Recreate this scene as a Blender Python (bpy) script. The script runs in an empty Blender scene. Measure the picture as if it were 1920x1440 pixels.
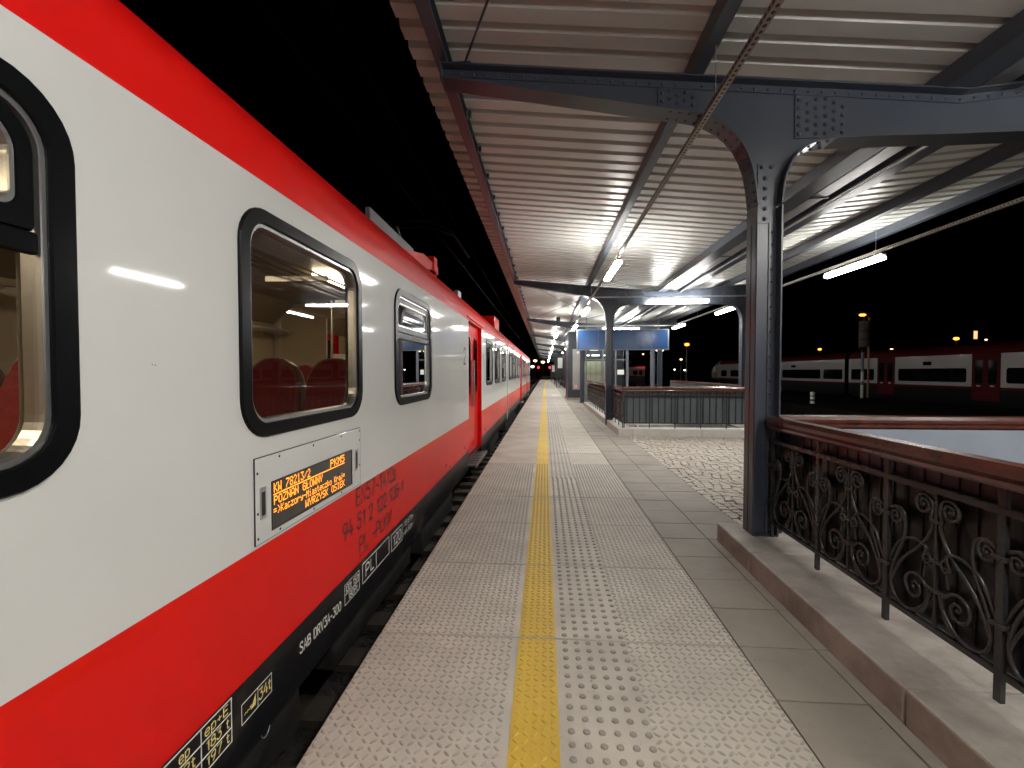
import bpy, bmesh, math, random
from mathutils import Vector, Matrix, Quaternion
random.seed(7)
R = math.radians
S = bpy.context.scene
C = S.collection

# ---------------------------------------------------------------- camera
cam_d = bpy.data.cameras.new("camera"); cam = bpy.data.objects.new("camera", cam_d); C.objects.link(cam)
cam_d.sensor_width = 36; cam_d.lens = 36 * 877 / 1920; cam_d.clip_start = 0.05; cam_d.clip_end = 2000
yaw = math.atan(62 / 877); pit = math.atan(23 * math.cos(yaw) / 877)
cam.location = (0, 0, 1.5); cam.rotation_euler = (R(90) - pit, 0, yaw)
S.camera = cam
S.render.resolution_x, S.render.resolution_y = 1024, 768
# ---------------------------------------------------------------- world (night)
w = bpy.data.worlds.new("World"); S.world = w; w.use_nodes = True
nt = w.node_tree; bg = nt.nodes["Background"]
sk = nt.nodes.new("ShaderNodeTexSky"); sk.sky_type = 'NISHITA'; sk.sun_disc = False
sk.sun_elevation = R(-12); sk.sun_rotation = R(250)
nt.links.new(sk.outputs[0], bg.inputs[0]); bg.inputs[1].default_value = 0.01
S.view_settings.view_transform = 'Standard'; S.view_settings.look = 'None'
S.view_settings.exposure = 0.82; S.view_settings.gamma = 1
LAMP_E = 72.0      # radiance of the platform tube lamps
CAR_E = 4.5        # radiance of the carriage ceiling lights

# ---------------------------------------------------------------- helpers
class MB:
    def __init__(s): s.v = []; s.f = []; s.m = []; s.sm = []
    def add(s, vs, fs, m=0, smooth=False):
        b = len(s.v); s.v += [tuple(p) for p in vs]
        for f in fs: s.f.append([b + i for i in f]); s.m.append(m); s.sm.append(smooth)
    def box(s, x0, x1, y0, y1, z0, z1, m=0, bev=0):
        if x1 < x0: x0, x1 = x1, x0
        if y1 < y0: y0, y1 = y1, y0
        if z1 < z0: z0, z1 = z1, z0
        if bev:
            b = min(bev, (x1-x0)*.45, (y1-y0)*.45, (z1-z0)*.45)
            bm = bmesh.new(); bmesh.ops.create_cube(bm, size=1)
            for v in bm.verts: v.co = Vector(((x0+x1)/2+v.co.x*(x1-x0), (y0+y1)/2+v.co.y*(y1-y0), (z0+z1)/2+v.co.z*(z1-z0)))
            bmesh.ops.bevel(bm, geom=bm.edges[:], offset=b, segments=2, affect='EDGES', profile=.5)
            bm.verts.index_update()
            s.add([v.co for v in bm.verts], [[v.index for v in f.verts] for f in bm.faces], m); bm.free(); return
        s.add([(x0,y0,z0),(x1,y0,z0),(x1,y1,z0),(x0,y1,z0),(x0,y0,z1),(x1,y0,z1),(x1,y1,z1),(x0,y1,z1)],
              [[0,3,2,1],[4,5,6,7],[0,1,5,4],[1,2,6,5],[2,3,7,6],[3,0,4,7]], m)
    def tube(s, pts, r, n=8, m=0, cap=True, rs=None, flat=None):
        pts = [Vector(p) for p in pts]; k = len(pts); rings = []
        up = None
        for i, p in enumerate(pts):
            t = (pts[min(i+1,k-1)] - pts[max(i-1,0)])
            if t.length < 1e-9: t = Vector((0,0,1))
            t.normalize()
            if up is None:
                up = Vector((0,0,1)) if abs(t.z) < .9 else Vector((1,0,0))
            a = (up - t*up.dot(t))
            if a.length < 1e-6: a = t.orthogonal()
            a.normalize(); up = a; b = t.cross(a)
            rr = rs[i] if rs else r
            rings.append([p + a*math.cos(q)*rr + b*math.sin(q)*rr for q in [2*math.pi*j/n for j in range(n)]])
        vs = [v for g in rings for v in g]; fs = []
        for i in range(k-1):
            for j in range(n):
                fs.append([i*n+j, i*n+(j+1)%n, (i+1)*n+(j+1)%n, (i+1)*n+j])
        s.add(vs, fs, m, True)
        if cap: s.add(rings[0], [list(range(n))[::-1]], m); s.add(rings[-1], [list(range(n))], m)
    def ribbon(s, pts, normal, w_, t_, m=0):
        """flat bar: swept rectangle; w_ along `normal`, t_ in the plane"""
        pts = [Vector(p) for p in pts]; N = Vector(normal); k = len(pts); vs = []
        for i, p in enumerate(pts):
            t = (pts[min(i+1,k-1)] - pts[max(i-1,0)]).normalized(); b = t.cross(N).normalized()
            for (u, q) in ((-1,-1),(1,-1),(1,1),(-1,1)): vs.append(p + N*u*w_/2 + b*q*t_/2)
        fs = []
        for i in range(k-1):
            for j in range(4): fs.append([i*4+j, i*4+(j+1)%4, (i+1)*4+(j+1)%4, (i+1)*4+j])
        fs += [[3,2,1,0], [(k-1)*4+j for j in range(4)]]
        s.add(vs, fs, m)
    def prism(s, poly, axis, a0, a1, m=0):
        """poly of 2D points extruded along axis ('x','y','z')"""
        def mk(p, a): return {'x': (a,p[0],p[1]), 'y': (p[0],a,p[1]), 'z': (p[0],p[1],a)}[axis]
        n = len(poly); vs = [mk(p,a0) for p in poly] + [mk(p,a1) for p in poly]
        s.add(vs, [list(range(n))[::-1], [n+i for i in range(n)]] + [[i,(i+1)%n,n+(i+1)%n,n+i] for i in range(n)], m)
    def dome(s, p, nrm, r, h=None, m=0, n=8):
        p = Vector(p); N = Vector(nrm).normalized(); a = N.orthogonal().normalized(); b = N.cross(a); h = h or r*.85
        vs = []
        for (q, z) in ((1,0),(.8,.6),(.4,.93)):
            for j in range(n):
                t = 2*math.pi*j/n; vs.append(p + (a*math.cos(t)+b*math.sin(t))*r*q + N*h*z)
        vs.append(p + N*h); fs = []
        for i in range(2):
            for j in range(n): fs.append([i*n+j, i*n+(j+1)%n, (i+1)*n+(j+1)%n, (i+1)*n+j])
        for j in range(n): fs.append([2*n+j, 2*n+(j+1)%n, 3*n])
        s.add(vs, fs, m, True)
    def sphere(s, p, r, m=0, n=12, k=8, sc=(1,1,1)):
        vs = []; fs = []
        for i in range(k+1):
            a = math.pi*i/k
            for j in range(n):
                t = 2*math.pi*j/n
                vs.append((p[0]+r*sc[0]*math.sin(a)*math.cos(t), p[1]+r*sc[1]*math.sin(a)*math.sin(t), p[2]+r*sc[2]*math.cos(a)))
        for i in range(k):
            for j in range(n): fs.append([i*n+j,(i+1)*n+j,(i+1)*n+(j+1)%n,i*n+(j+1)%n])
        s.add(vs, fs, m, True)
    def cyl(s, p0, p1, r, n=12, m=0): s.tube([p0, p1], r, n, m)
    def build(s, name, mats, parent=None):
        me = bpy.data.meshes.new(name); me.from_pydata(s.v, [], s.f)
        if not isinstance(mats, (list, tuple)): mats = [mats]
        for q in mats: me.materials.append(q)
        me.polygons.foreach_set('material_index', s.m); me.polygons.foreach_set('use_smooth', s.sm)
        bm = bmesh.new(); bm.from_mesh(me); bmesh.ops.recalc_face_normals(bm, faces=bm.faces[:]); bm.to_mesh(me); bm.free()
        me.update()
        o = bpy.data.objects.new(name, me); C.objects.link(o); o.parent = parent
        return o

def tag(o, label=None, cat=None, group=None, kind=None):
    if label: o['label'] = label
    if cat: o['category'] = cat
    if group: o['group'] = group
    if kind: o['kind'] = kind
    return o
def thing(name, label, cat, loc=(0,0,0), rz=0, group=None):
    o = bpy.data.objects.new(name, None); C.objects.link(o); o.location = loc; o.rotation_euler = (0,0,rz)
    o.empty_display_size = .1
    return tag(o, label, cat, group)
def copy_tree(o, parent=None):
    c = o.copy(); C.objects.link(c); c.parent = parent
    for ch in list(o.children): copy_tree(ch, c)
    return c
def struct(mb, name, mats): return tag(mb.build(name, mats), kind='structure')

# ---------------------------------------------------------------- materials
class NT:
    """small node-graph helper"""
    def __init__(s, mat): s.t = mat.node_tree; s.n = s.t.nodes; s.l = s.t.links
    def link(s, a, b): s.l.new(a, b)
    def math(s, op, a, b=None, c=None):
        n = s.n.new('ShaderNodeMath'); n.operation = op
        for i, x in enumerate((a, b, c)):
            if x is None: continue
            if isinstance(x, (int, float)): n.inputs[i].default_value = x
            else: s.link(x, n.inputs[i])
        return n.outputs[0]
    def noise(s, scale, detail=4, rough=.55, vec=None, dist=0):
        n = s.n.new('ShaderNodeTexNoise'); n.inputs['Scale'].default_value = scale
        n.inputs['Detail'].default_value = detail; n.inputs['Roughness'].default_value = rough; n.inputs['Distortion'].default_value = dist
        if vec is None: vec = s.pos()
        s.link(vec, n.inputs['Vector']); return n.outputs['Fac']
    def pos(s, scale=None):
        n = s.n.new('ShaderNodeTexCoord'); o = n.outputs['Object']
        if scale:
            m = s.n.new('ShaderNodeMapping'); m.inputs['Scale'].default_value = scale; s.link(o, m.inputs['Vector']); o = m.outputs[0]
        return o
    def maprange(s, v, a, b, c, d, smooth=False):
        n = s.n.new('ShaderNodeMapRange')
        if smooth: n.interpolation_type = 'SMOOTHSTEP'
        s.link(v, n.inputs[0])
        for i, x in enumerate((a,b,c,d)): n.inputs[i+1].default_value = x
        return n.outputs[0]
    def mix(s, f, a, b):
        n = s.n.new('ShaderNodeMix'); n.data_type = 'RGBA'
        if isinstance(f, (int,float)): n.inputs[0].default_value = f
        else: s.link(f, n.inputs[0])
        for i, x in ((6,a),(7,b)):
            if isinstance(x, tuple): n.inputs[i].default_value = (*x,1) if len(x)==3 else x
            else: s.link(x, n.inputs[i])
        return n.outputs[2]
    def bump(s, h, strength, dist, prev=None):
        n = s.n.new('ShaderNodeBump'); n.inputs['Strength'].default_value = strength; n.inputs['Distance'].default_value = dist
        s.link(h, n.inputs['Height'])
        if prev is not None: s.link(prev, n.inputs['Normal'])
        return n.outputs[0]
def mat(name, col, rough=.5, metal=0, var=.15, vscale=3, bumps=0, bscale=40, coat=0, spec=.5, rvar=0, wav=0, wscale=1.5, dirt=None, dscale=1.2, dlo=.55, dhi=.75):
    m = bpy.data.materials.new(name); m.use_nodes = True; g = NT(m); b = g.n['Principled BSDF']
    b.inputs['Roughness'].default_value = rough; b.inputs['Metallic'].default_value = metal
    b.inputs['Coat Weight'].default_value = coat; b.inputs['Coat Roughness'].default_value = .06
    b.inputs['Specular IOR Level'].default_value = spec
    f = g.maprange(g.noise(vscale, 6), .3, .7, 0, 1)
    lo = tuple(c*(1-var) for c in col); hi = tuple(min(1,c*(1+var)) for c in col)
    c = g.mix(f, lo, hi)
    if dirt: c = g.mix(g.maprange(g.noise(dscale, 8, .65), dlo, dhi, 0, .8), c, dirt)
    g.link(c, b.inputs['Base Color'])
    if rvar: g.link(g.maprange(g.noise(vscale*2.3, 5), .3, .7, max(.02,rough-rvar), rough+rvar), b.inputs['Roughness'])
    prev = None
    if bumps: prev = g.bump(g.noise(bscale, 5), 1, bumps)
    if wav: prev = g.bump(g.noise(wscale, 1.0), 1, wav, prev)
    if prev is not None: g.link(prev, b.inputs['Normal'])
    return m
def emit(name, col, st):
    m = bpy.data.materials.new(name); m.use_nodes = True; g = NT(m); b = g.n['Principled BSDF']
    b.inputs['Base Color'].default_value = (*[min(1,c) for c in col],1); b.inputs['Emission Color'].default_value = (*col,1); b.inputs['Emission Strength'].default_value = st
    return m
def glass(name, tint=(1,1,1), ior=1.5, rough=.0):
    m = bpy.data.materials.new(name); m.use_nodes = True; g = NT(m)
    g.n.remove(g.n['Principled BSDF']); out = g.n['Material Output']
    tr = g.n.new('ShaderNodeBsdfTransparent'); tr.inputs[0].default_value = (*tint,1)
    gl = g.n.new('ShaderNodeBsdfGlossy'); gl.inputs['Roughness'].default_value = rough
    fr = g.n.new('ShaderNodeFresnel'); fr.inputs[0].default_value = ior
    mx = g.n.new('ShaderNodeMixShader'); g.link(fr.outputs[0], mx.inputs[0]); g.link(tr.outputs[0], mx.inputs[1]); g.link(gl.outputs[0], mx.inputs[2])
    g.link(mx.outputs[0], out.inputs[0]); return m

def tread(m, cell, depth, dark=None):
    """add raised lozenges, alternating in direction, to a material's normal"""
    g = NT(m); b = g.n['Principled BSDF']
    sp = g.n.new('ShaderNodeSeparateXYZ'); g.link(g.pos(), sp.inputs[0])
    u = g.math('DIVIDE', sp.outputs[0], cell); v = g.math('DIVIDE', sp.outputs[1], cell)
    iu = g.math('FLOOR', u); iv = g.math('FLOOR', v)
    fu = g.math('SUBTRACT', g.math('SUBTRACT', u, iu), .5); fv = g.math('SUBTRACT', g.math('SUBTRACT', v, iv), .5)
    par = g.math('MODULO', g.math('ABSOLUTE', g.math('ADD', g.math('ADD', iu, iv), 2000)), 2)
    sg = g.math('SUBTRACT', 1, g.math('MULTIPLY', par, 2))
    a = g.math('MULTIPLY', g.math('ADD', fu, g.math('MULTIPLY', sg, fv)), .7071)
    c = g.math('MULTIPLY', g.math('SUBTRACT', fu, g.math('MULTIPLY', sg, fv)), .7071)
    d = g.math('ADD', g.math('POWER', g.math('ABSOLUTE', g.math('DIVIDE', a, .42)), 2), g.math('POWER', g.math('ABSOLUTE', g.math('DIVIDE', c, .165)), 2))
    h = g.maprange(d, .35, 1.1, 1, 0, True)
    old = b.inputs['Normal'].links[0].from_socket if b.inputs['Normal'].links else None
    g.link(g.bump(h, 1, depth, old), b.inputs['Normal'])
    # mix the raised lozenges towards a paler tone than the gaps between them
    oc = b.inputs['Base Color'].links[0].from_socket
    g.link(g.mix(g.math('MULTIPLY', g.maprange(d, .6, 1.6, 1, 0, True), .45), oc, dark or (.5,.46,.4)), b.inputs['Base Color'])
    return m

M = {}
M['white_paint'] = mat('train_white', (.58,.585,.56), .55, coat=.55, spec=.2, var=.03, vscale=.8, wav=.009, wscale=3.6)
M['red_paint'] = mat('train_red', (.64,.0045,.003), .5, coat=.30, spec=.12, var=.05, vscale=1, wav=.008, wscale=2.2, dirt=(.40,.012,.010), dscale=1.6, dlo=.6, dhi=.95)
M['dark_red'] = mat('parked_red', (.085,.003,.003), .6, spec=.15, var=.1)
M['roof_grey'] = mat('roof_grey', (.10,.10,.105), .5, var=.2)
M['black_paint'] = mat('underframe_black', (.008,.008,.009), .38, var=.3, vscale=6, bumps=.0015, bscale=20, dirt=(.07,.055,.04), dscale=3)
M['dark_under'] = mat('underframe_dirty', (.035,.032,.03), .6, var=.4, vscale=5, dirt=(.10,.075,.05), dscale=4, bumps=.003, bscale=20)
M['rubber'] = mat('window_rubber', (.004,.0045,.005), .30, spec=.10, var=.2, vscale=8)
M['alu'] = mat('aluminium_trim', (.55,.55,.54), .28, metal=.9, var=.08)
M['glass'] = glass('window_glass', (.82,.82,.80), 1.45)
M['dark_glass'] = mat('dark_glass', (.006,.007,.008), .06, var=.1)
M['cream'] = mat('cream_lining', (.50,.44,.33), .45, var=.05)
M['ceil_in'] = mat('carriage_ceiling', (.30,.255,.19), .45, var=.05)
M['seat'] = mat('seat_fabric', (.20,.010,.011), .75, var=.25, vscale=40, bumps=.002, bscale=120)
M['seat_shell'] = mat('seat_shell', (.30,.11,.08), .35, var=.1)
M['floor_in'] = mat('carriage_floor', (.12,.11,.11), .5, var=.2)
M['car_light'] = emit('carriage_light', (1,.80,.52), CAR_E*2.2)
M['letter_black'] = mat('lettering_black', (.012,.010,.010), .45, var=.1)
M['letter_white'] = mat('lettering_white', (.75,.74,.68), .45, var=.1)
M['letter_yellow'] = mat('lettering_yellow', (.80,.66,.25), .45, var=.1)
M['led'] = emit('amber_led', (1,.30,.015), 1.25)
M['screen'] = mat('display_screen', (.055,.05,.05), .25, var=.2)
M['slab'] = tread(mat('tread_slab', (.475,.442,.378), .66, var=.16, vscale=2.2, bumps=.0012, bscale=220, dirt=(.33,.295,.25), dscale=2.3, dlo=.5, dhi=.8), .038, .009, (.56,.51,.43))
M['slab_plain'] = mat('slab_concrete', (.475,.442,.378), .66, var=.16, vscale=3, bumps=.0012, bscale=220, dirt=(.33,.295,.25), dscale=2.3, dlo=.5, dhi=.8)
M['slab_near'] = mat('tread_slab_near', (.475,.442,.378), .66, var=.16, vscale=2.2, bumps=.0012, bscale=220, dirt=(.33,.295,.25), dscale=2.3, dlo=.5, dhi=.8)
M['yellow_near'] = mat('yellow_line_near', (.56,.37,.035), .5, var=.10, vscale=3, bumps=.001, bscale=200, dirt=(.36,.26,.06), dscale=6, dlo=.5, dhi=.9)
M['pave'] = mat('paving_slab', (.27,.24,.20), .68, var=.18, vscale=1.7, bumps=.0016, bscale=160, dirt=(.12,.105,.09), dscale=3, dlo=.55, dhi=.85)
def slab_vary(m):
    g = NT(m); b = g.n['Principled BSDF']; oc = b.inputs['Base Color'].links[0].from_socket
    sp = g.n.new('ShaderNodeSeparateXYZ'); g.link(g.pos(), sp.inputs[0])
    wn = g.n.new('ShaderNodeTexWhiteNoise'); wn.noise_dimensions = '1D'; g.link(g.math('FLOOR', g.math('SUBTRACT', sp.outputs[1], 1.6)), wn.inputs['W'])
    c = g.mix(g.math('MULTIPLY', wn.outputs['Value'], .22), oc, (.20,.17,.14))
    spk = g.maprange(g.noise(38, 2, .5), .70, .76, 0, .7); c = g.mix(spk, c, (.10,.085,.07))
    st = g.maprange(g.noise(5.5, 5, .7, dist=1.5), .62, .78, 0, .45); c = g.mix(st, c, (.17,.145,.12))
    g.link(c, b.inputs['Base Color'])
for k_ in ('slab','slab_near','slab_plain','pave'): slab_vary(M[k_])
M['lozenge'] = mat('lozenge_concrete', (.33,.30,.255), .55, var=.2, vscale=9)  # darker than the slab: shade on the bumps put into the colour
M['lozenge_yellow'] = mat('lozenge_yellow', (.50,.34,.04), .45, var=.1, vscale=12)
M['stud'] = mat('stud_concrete', (.26,.235,.20), .6, var=.2, vscale=20, bumps=.001, bscale=200)
M['yellow'] = tread(mat('yellow_line', (.62,.41,.030), .55, var=.10, vscale=3, bumps=.001, bscale=200, dirt=(.36,.26,.06), dscale=6, dlo=.5, dhi=.9), .038, .008, (.74,.54,.07))
M['joint'] = mat('joint_sand', (.045,.037,.03), .9, var=.3, vscale=30)
M['granite'] = mat('kerb_granite', (.38,.345,.305), .6, var=.2, vscale=5, bumps=.002, bscale=90, dirt=(.18,.15,.125), dscale=2.6, dlo=.45, dhi=.7)
M['granite_pale'] = mat('pale_granite', (.52,.50,.46), .6, var=.1, vscale=5, bumps=.002, bscale=90)
M['cobble'] = mat('cobble_stone', (.40,.36,.30), .6, var=.22, vscale=7, bumps=.004, bscale=25)
M['steel'] = mat('canopy_paint', (.044,.053,.071), .30, var=.05, vscale=2, bumps=.0004, bscale=40)
M['roof_sheet'] = mat('corrugated_sheet', (.52,.525,.50), .34, var=.03, vscale=.6, spec=.4)
M['galv'] = mat('galvanised', (.42,.42,.42), .35, metal=.7, var=.15, vscale=20)
M['iron'] = mat('wrought_iron', (.034,.034,.036), .24, var=.2, vscale=20, bumps=.001, bscale=60)
M['panel'] = mat('railing_panel', (.010,.011,.013), .28, var=.1, wav=.004, wscale=3)
M['panel_grey'] = mat('railing_panel_grey', (.26,.29,.34), .42, var=.08, vscale=2)
M['slate_panel'] = mat('slate_panel', (.075,.09,.10), .38, var=.08, vscale=2)
M['wood'] = mat('handrail_wood', (.085,.024,.015), .27, coat=.6, var=.22, vscale=9, bumps=.0006, bscale=80)
M['plaster'] = mat('stair_plaster', (.62,.58,.50), .7, var=.08)
M['lamp'] = emit('lamp_tube', (1,.975,.935), LAMP_E)
M['lamp_body'] = mat('lamp_body', (.6,.6,.6), .4)
M['blue'] = mat('sign_blue', (.018,.058,.165), .2, var=.06)
M['grey_clad'] = mat('grey_cladding', (.035,.042,.05), .42, var=.1)
M['silver'] = mat('silver_panel', (.42,.41,.39), .35, metal=.5, var=.05)
M['frame_grey'] = mat('frame_grey', (.15,.165,.19), .4, metal=.3, var=.1)
M['paper'] = mat('paper', (.8,.8,.78), .7, var=.02)
M['red_plastic'] = mat('red_plastic', (.6,.05,.03), .4)
M['ballast'] = mat('ballast', (.035,.029,.024), .9, var=.5, vscale=14, bumps=.04, bscale=18)
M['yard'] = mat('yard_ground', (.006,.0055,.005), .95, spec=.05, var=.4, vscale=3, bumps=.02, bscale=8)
M['sleeper'] = mat('sleeper', (.06,.046,.034), .85, var=.3, vscale=6, bumps=.003, bscale=60)
M['rail'] = mat('rail_steel', (.25,.2,.17), .3, metal=.8, var=.2)
M['wall_c'] = mat('platform_wall', (.15,.14,.125), .85, var=.3, vscale=3, bumps=.004, bscale=30)
M['orange'] = emit('sodium_lamp', (1,.27,.03), 3.0)
M['warm'] = emit('warm_lamp', (1,.60,.28), 3.0)
M['redlamp'] = emit('signal_red', (1,.03,.04), 3)
M['white_lamp'] = emit('white_lamp', (1,.9,.75), 6)
M['skin'] = mat('skin', (.5,.3,.22), .5, var=.05)
M['cloth_dark'] = mat('dark_jacket', (.045,.055,.05), .8, var=.2, vscale=20)
M['cloth_navy'] = mat('navy_jacket', (.03,.035,.06), .8, var=.2, vscale=20)
M['trouser'] = mat('trousers', (.015,.015,.02), .8, var=.2, vscale=20)
M['hair'] = mat('hair', (.03,.02,.015), .6)
M['green_int'] = mat('lift_interior', (.42,.45,.33), .5, var=.08)

def railhole_mat():
    m = mat('perforated_rail', (.30,.265,.23), .4, metal=.35, var=.12, vscale=10)
    g = NT(m); b = g.n['Principled BSDF']; sp = g.n.new('ShaderNodeSeparateXYZ'); g.link(g.pos(), sp.inputs[0])
    f = g.math('SUBTRACT', g.math('FRACT', g.math('DIVIDE', g.math('ADD', sp.outputs[1], 100), .05)), .5)
    zz = g.math('DIVIDE', sp.outputs[2], .011); xx = g.math('DIVIDE', sp.outputs[0], .011)
    ff = g.math('POWER', g.math('ABSOLUTE', g.math('DIVIDE', f, .30)), 2)
    d1 = g.math('ADD', ff, g.math('POWER', g.math('ABSOLUTE', zz), 2)); d2 = g.math('ADD', ff, g.math('POWER', g.math('ABSOLUTE', xx), 2))
    h = g.math('MAXIMUM', g.math('LESS_THAN', d1, 1), g.math('LESS_THAN', d2, 1))
    oc = b.inputs['Base Color'].links[0].from_socket
    g.link(g.mix(h, oc, (.01,.009,.008)), b.inputs['Base Color']); return m
M['perf'] = railhole_mat()

# ---------------------------------------------------------------- lettering (stroke alphabet and 5x7 dot matrix)
def cm_(P_, k=6):
    P_ = [P_[0]]+list(P_)+[P_[-1]]; o = []
    for i in range(1, len(P_)-2):
        p0,p1,p2,p3 = P_[i-1:i+3]
        for j in range(k):
            t = j/k; o.append(tuple(.5*((2*p1[a])+(-p0[a]+p2[a])*t+(2*p0[a]-5*p1[a]+4*p2[a]-p3[a])*t*t+(-p0[a]+3*p1[a]-3*p2[a]+p3[a])*t**3) for a in (0,1)))
    return o+[P_[-2]]
def _s(*p): return cm_(p)
def _l(*p): return list(p)
GL = {'1':[_l((.8,5.7),(2.3,7),(2.3,0))], '2':[_s((.2,5.3),(.6,6.6),(2,7),(3.5,6.5),(3.8,5.2),(3.2,3.8),(.1,.1)),_l((0,0),(4,0))],
'3':[_l((.2,7),(3.8,7),(1.9,4.2)),_s((1.9,4.2),(3.3,3.9),(3.9,2.5),(3.5,.8),(2,0),(.6,.4),(0,1.5))], '4':[_l((2.4,7),(0,2.2),(4,2.2)),_l((3,4.2),(3,0))],
'5':[_l((3.6,7),(.6,7),(.4,3.9)),_s((.4,3.9),(1.5,4.5),(3.1,4.1),(3.9,2.5),(3.4,.7),(1.9,0),(.6,.4),(0,1.4))], '7':[_l((0,7),(4,7),(1.5,0))],
'8':[_s((2,3.8),(.6,4.5),(.5,6.2),(2,7),(3.5,6.2),(3.4,4.5),(2,3.8)),_s((2,3.8),(.3,3),(.1,1),(2,0),(3.9,1),(3.7,3),(2,3.8))],
'9':[_s((3.8,4.9),(3.5,6.5),(2,7),(.4,6.3),(.2,4.6),(1,3.3),(2.5,3.2),(3.7,4.4)),_s((3.8,4.9),(3.5,3),(2.7,1.2),(1.6,0))],
'6':[_s((.2,2.1),(.5,.5),(2,0),(3.6,.7),(3.8,2.4),(3,3.7),(1.5,3.8),(.3,2.6)),_s((.2,2.1),(.5,4),(1.3,5.8),(2.4,7))],
'0':[_s((2,7),(.6,6.3),(.1,4.6),(.1,2.4),(.6,.7),(2,0),(3.4,.7),(3.9,2.4),(3.9,4.6),(3.4,6.3),(2,7))],
'E':[_l((3.6,7),(.2,7),(.2,0),(3.6,0)),_l((.2,3.6),(3.1,3.6))], 'N':[_l((.2,0),(.2,7),(3.8,0),(3.8,7))], 'P':[_l((.2,0),(.2,7),(2,7)),_s((2,7),(3.5,6.5),(3.8,5.2),(3.4,3.7),(2,3.2)),_l((2,3.2),(.2,3.2))],
'L':[_l((.3,7),(.3,0),(3.5,0))], 'K':[_l((.2,0),(.2,7)),_l((3.8,7),(.2,2.6)),_l((1.5,4.2),(3.9,0))], 'W':[_l((0,7),(1.3,0),(2.5,6),(3.7,0),(5,7))],
'S':[_s((3.7,5.7),(3.1,6.8),(1.8,7),(.5,6.4),(.4,4.9),(1.6,3.9),(3.2,3),(3.8,1.6),(3,.3),(1.8,0),(.6,.3),(.1,1.3))], 'A':[_l((0,0),(2,7),(4,0)),_l((.7,2.3),(3.3,2.3))],
'B':[_l((2,7),(.2,7),(.2,0),(2,0)),_s((2,7),(3.4,6.4),(3.4,4.5),(2,3.8)),_s((2,3.8),(3.7,3.1),(3.8,.9),(2,0)),_l((.2,3.8),(2,3.8))], 'D':[_l((1.6,7),(.2,7),(.2,0),(1.6,0)),_s((1.6,7),(3.3,6.2),(3.9,3.5),(3.3,.8),(1.6,0))],
'R':[_l((.2,0),(.2,7),(2,7)),_s((2,7),(3.5,6.5),(3.7,5.2),(3.3,3.9),(2,3.4)),_l((2,3.4),(.2,3.4)),_l((2,3.4),(3.9,0))], 'V':[_l((0,7),(2,0),(4,7))],
's':[_s((3.1,4),(2.4,4.8),(1.2,4.8),(.4,4),(.8,2.9),(2.4,2.2),(3.1,1.2),(2.3,.1),(1,0),(.1,.8))], 't':[_l((1,6.6),(1,1)),_s((1,1),(1.4,.1),(2.6,.1)),_l((0,4.8),(2.4,4.8))],
'e':[_l((.2,2.7),(3.3,2.7)),_s((3.3,2.7),(3,4.4),(1.8,5),(.5,4.3),(.1,2.5),(.5,.7),(1.8,0),(3.2,.6))], 'p':[_l((.2,4.9),(.2,-2)),_s((.2,3.8),(1.4,5),(2.9,4.4),(3.3,2.5),(2.8,.6),(1.4,0),(.2,1.1))],
'm':[_l((.2,0),(.2,4.8)),_s((.2,3.8),(1.2,4.9),(2.2,4.2),(2.3,3)),_l((2.3,3),(2.3,0)),_s((2.3,3.8),(3.3,4.9),(4.2,4.2),(4.3,3)),_l((4.3,3),(4.3,0))],
'+':[_l((0,3),(3.4,3)),_l((1.7,1.3),(1.7,4.7))], '-':[_l((.3,3.1),(2.6,3.1))], '.':[_l((.3,0),(.3,.5))], '|':[_l((.3,1.5),(.3,4.7))], 'o':[_l((.3,2.7),(.3,3.5))]}
GW = {'W':5,'1':3,'s':3.2,'t':2.6,'-':3,'.':.7,'|':.7,'m':4.5,'+':3.4,'e':3.4,'p':3.4,'o':.7,'L':3.6,'E':3.7}
def side_text(body, y0, z0, y1, h, x, material, parent, wt=.14, z1=None):
    """painted lettering on a plane x = const facing the platform, fitted into y0..y1, capital height h, stroke wt*h"""
    ws = [GW.get(c, 4) for c in body]; ws = [2.4 if c == ' ' else w_ for c, w_ in zip(body, ws)]
    tot = sum(ws)+1.25*(len(ws)-1); k = (y1-y0)/tot; kz = h/7; mb = MB(); cur = 0; t2 = wt*h/2; d = 0
    for c, w_ in zip(body, ws):
        for st in GL.get(c, []):
            P_ = [(y0+(cur+p[0])*k, z0+p[1]*kz+((z1-z0)*(cur+p[0])/tot if z1 is not None else 0)) for p in st]
            n = len(P_); V_ = []
            for i in range(n):
                a = Vector(P_[max(i-1,0)]); b = Vector(P_[min(i+1,n-1)]); t = (b-a); t = t.normalized() if t.length > 1e-9 else Vector((1,0))
                nn = Vector((-t.y,t.x)); q = Vector(P_[i]); ex = t*(-t2*.6 if i == 0 else t2*.6 if i == n-1 else 0)
                if 0 < i < n-1:
                    t1 = (Vector(P_[i])-Vector(P_[i-1])).normalized(); m_ = 1/max(.5, abs(nn.dot(Vector((-t1.y,t1.x))))); nn = nn*min(m_,1.6)
                V_ += [(x+d, *(q+ex+nn*t2)), (x+d, *(q+ex-nn*t2))]
            mb.add(V_, [[2*i,2*i+1,2*i+3,2*i+2] for i in range(n-1)]); d += .00002
        cur += w_+1.25
    return mb.build('lettering', material, parent)
LED = dict(K='7F08142241',W='7F2018207F',P='7F09090906',M='7F020C027F',O='3E4141413E',Z='6151494543',N='7F0408107F',A='7E1111117E',G='3E4149497A',Y='0708700807',R='7F09192946',S='4649494931',I='00417F4100',E='7F49494941',
 a='2054545478',c='3844444420',z='44645 44C44'.replace(' ',''),o='3844444438',r='7C08040408',y='0C5050503C',i='00447D4000',s='4854545420',t='043F444020',e='3854545418',k='7F10284400',j='2040443D00')
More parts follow.
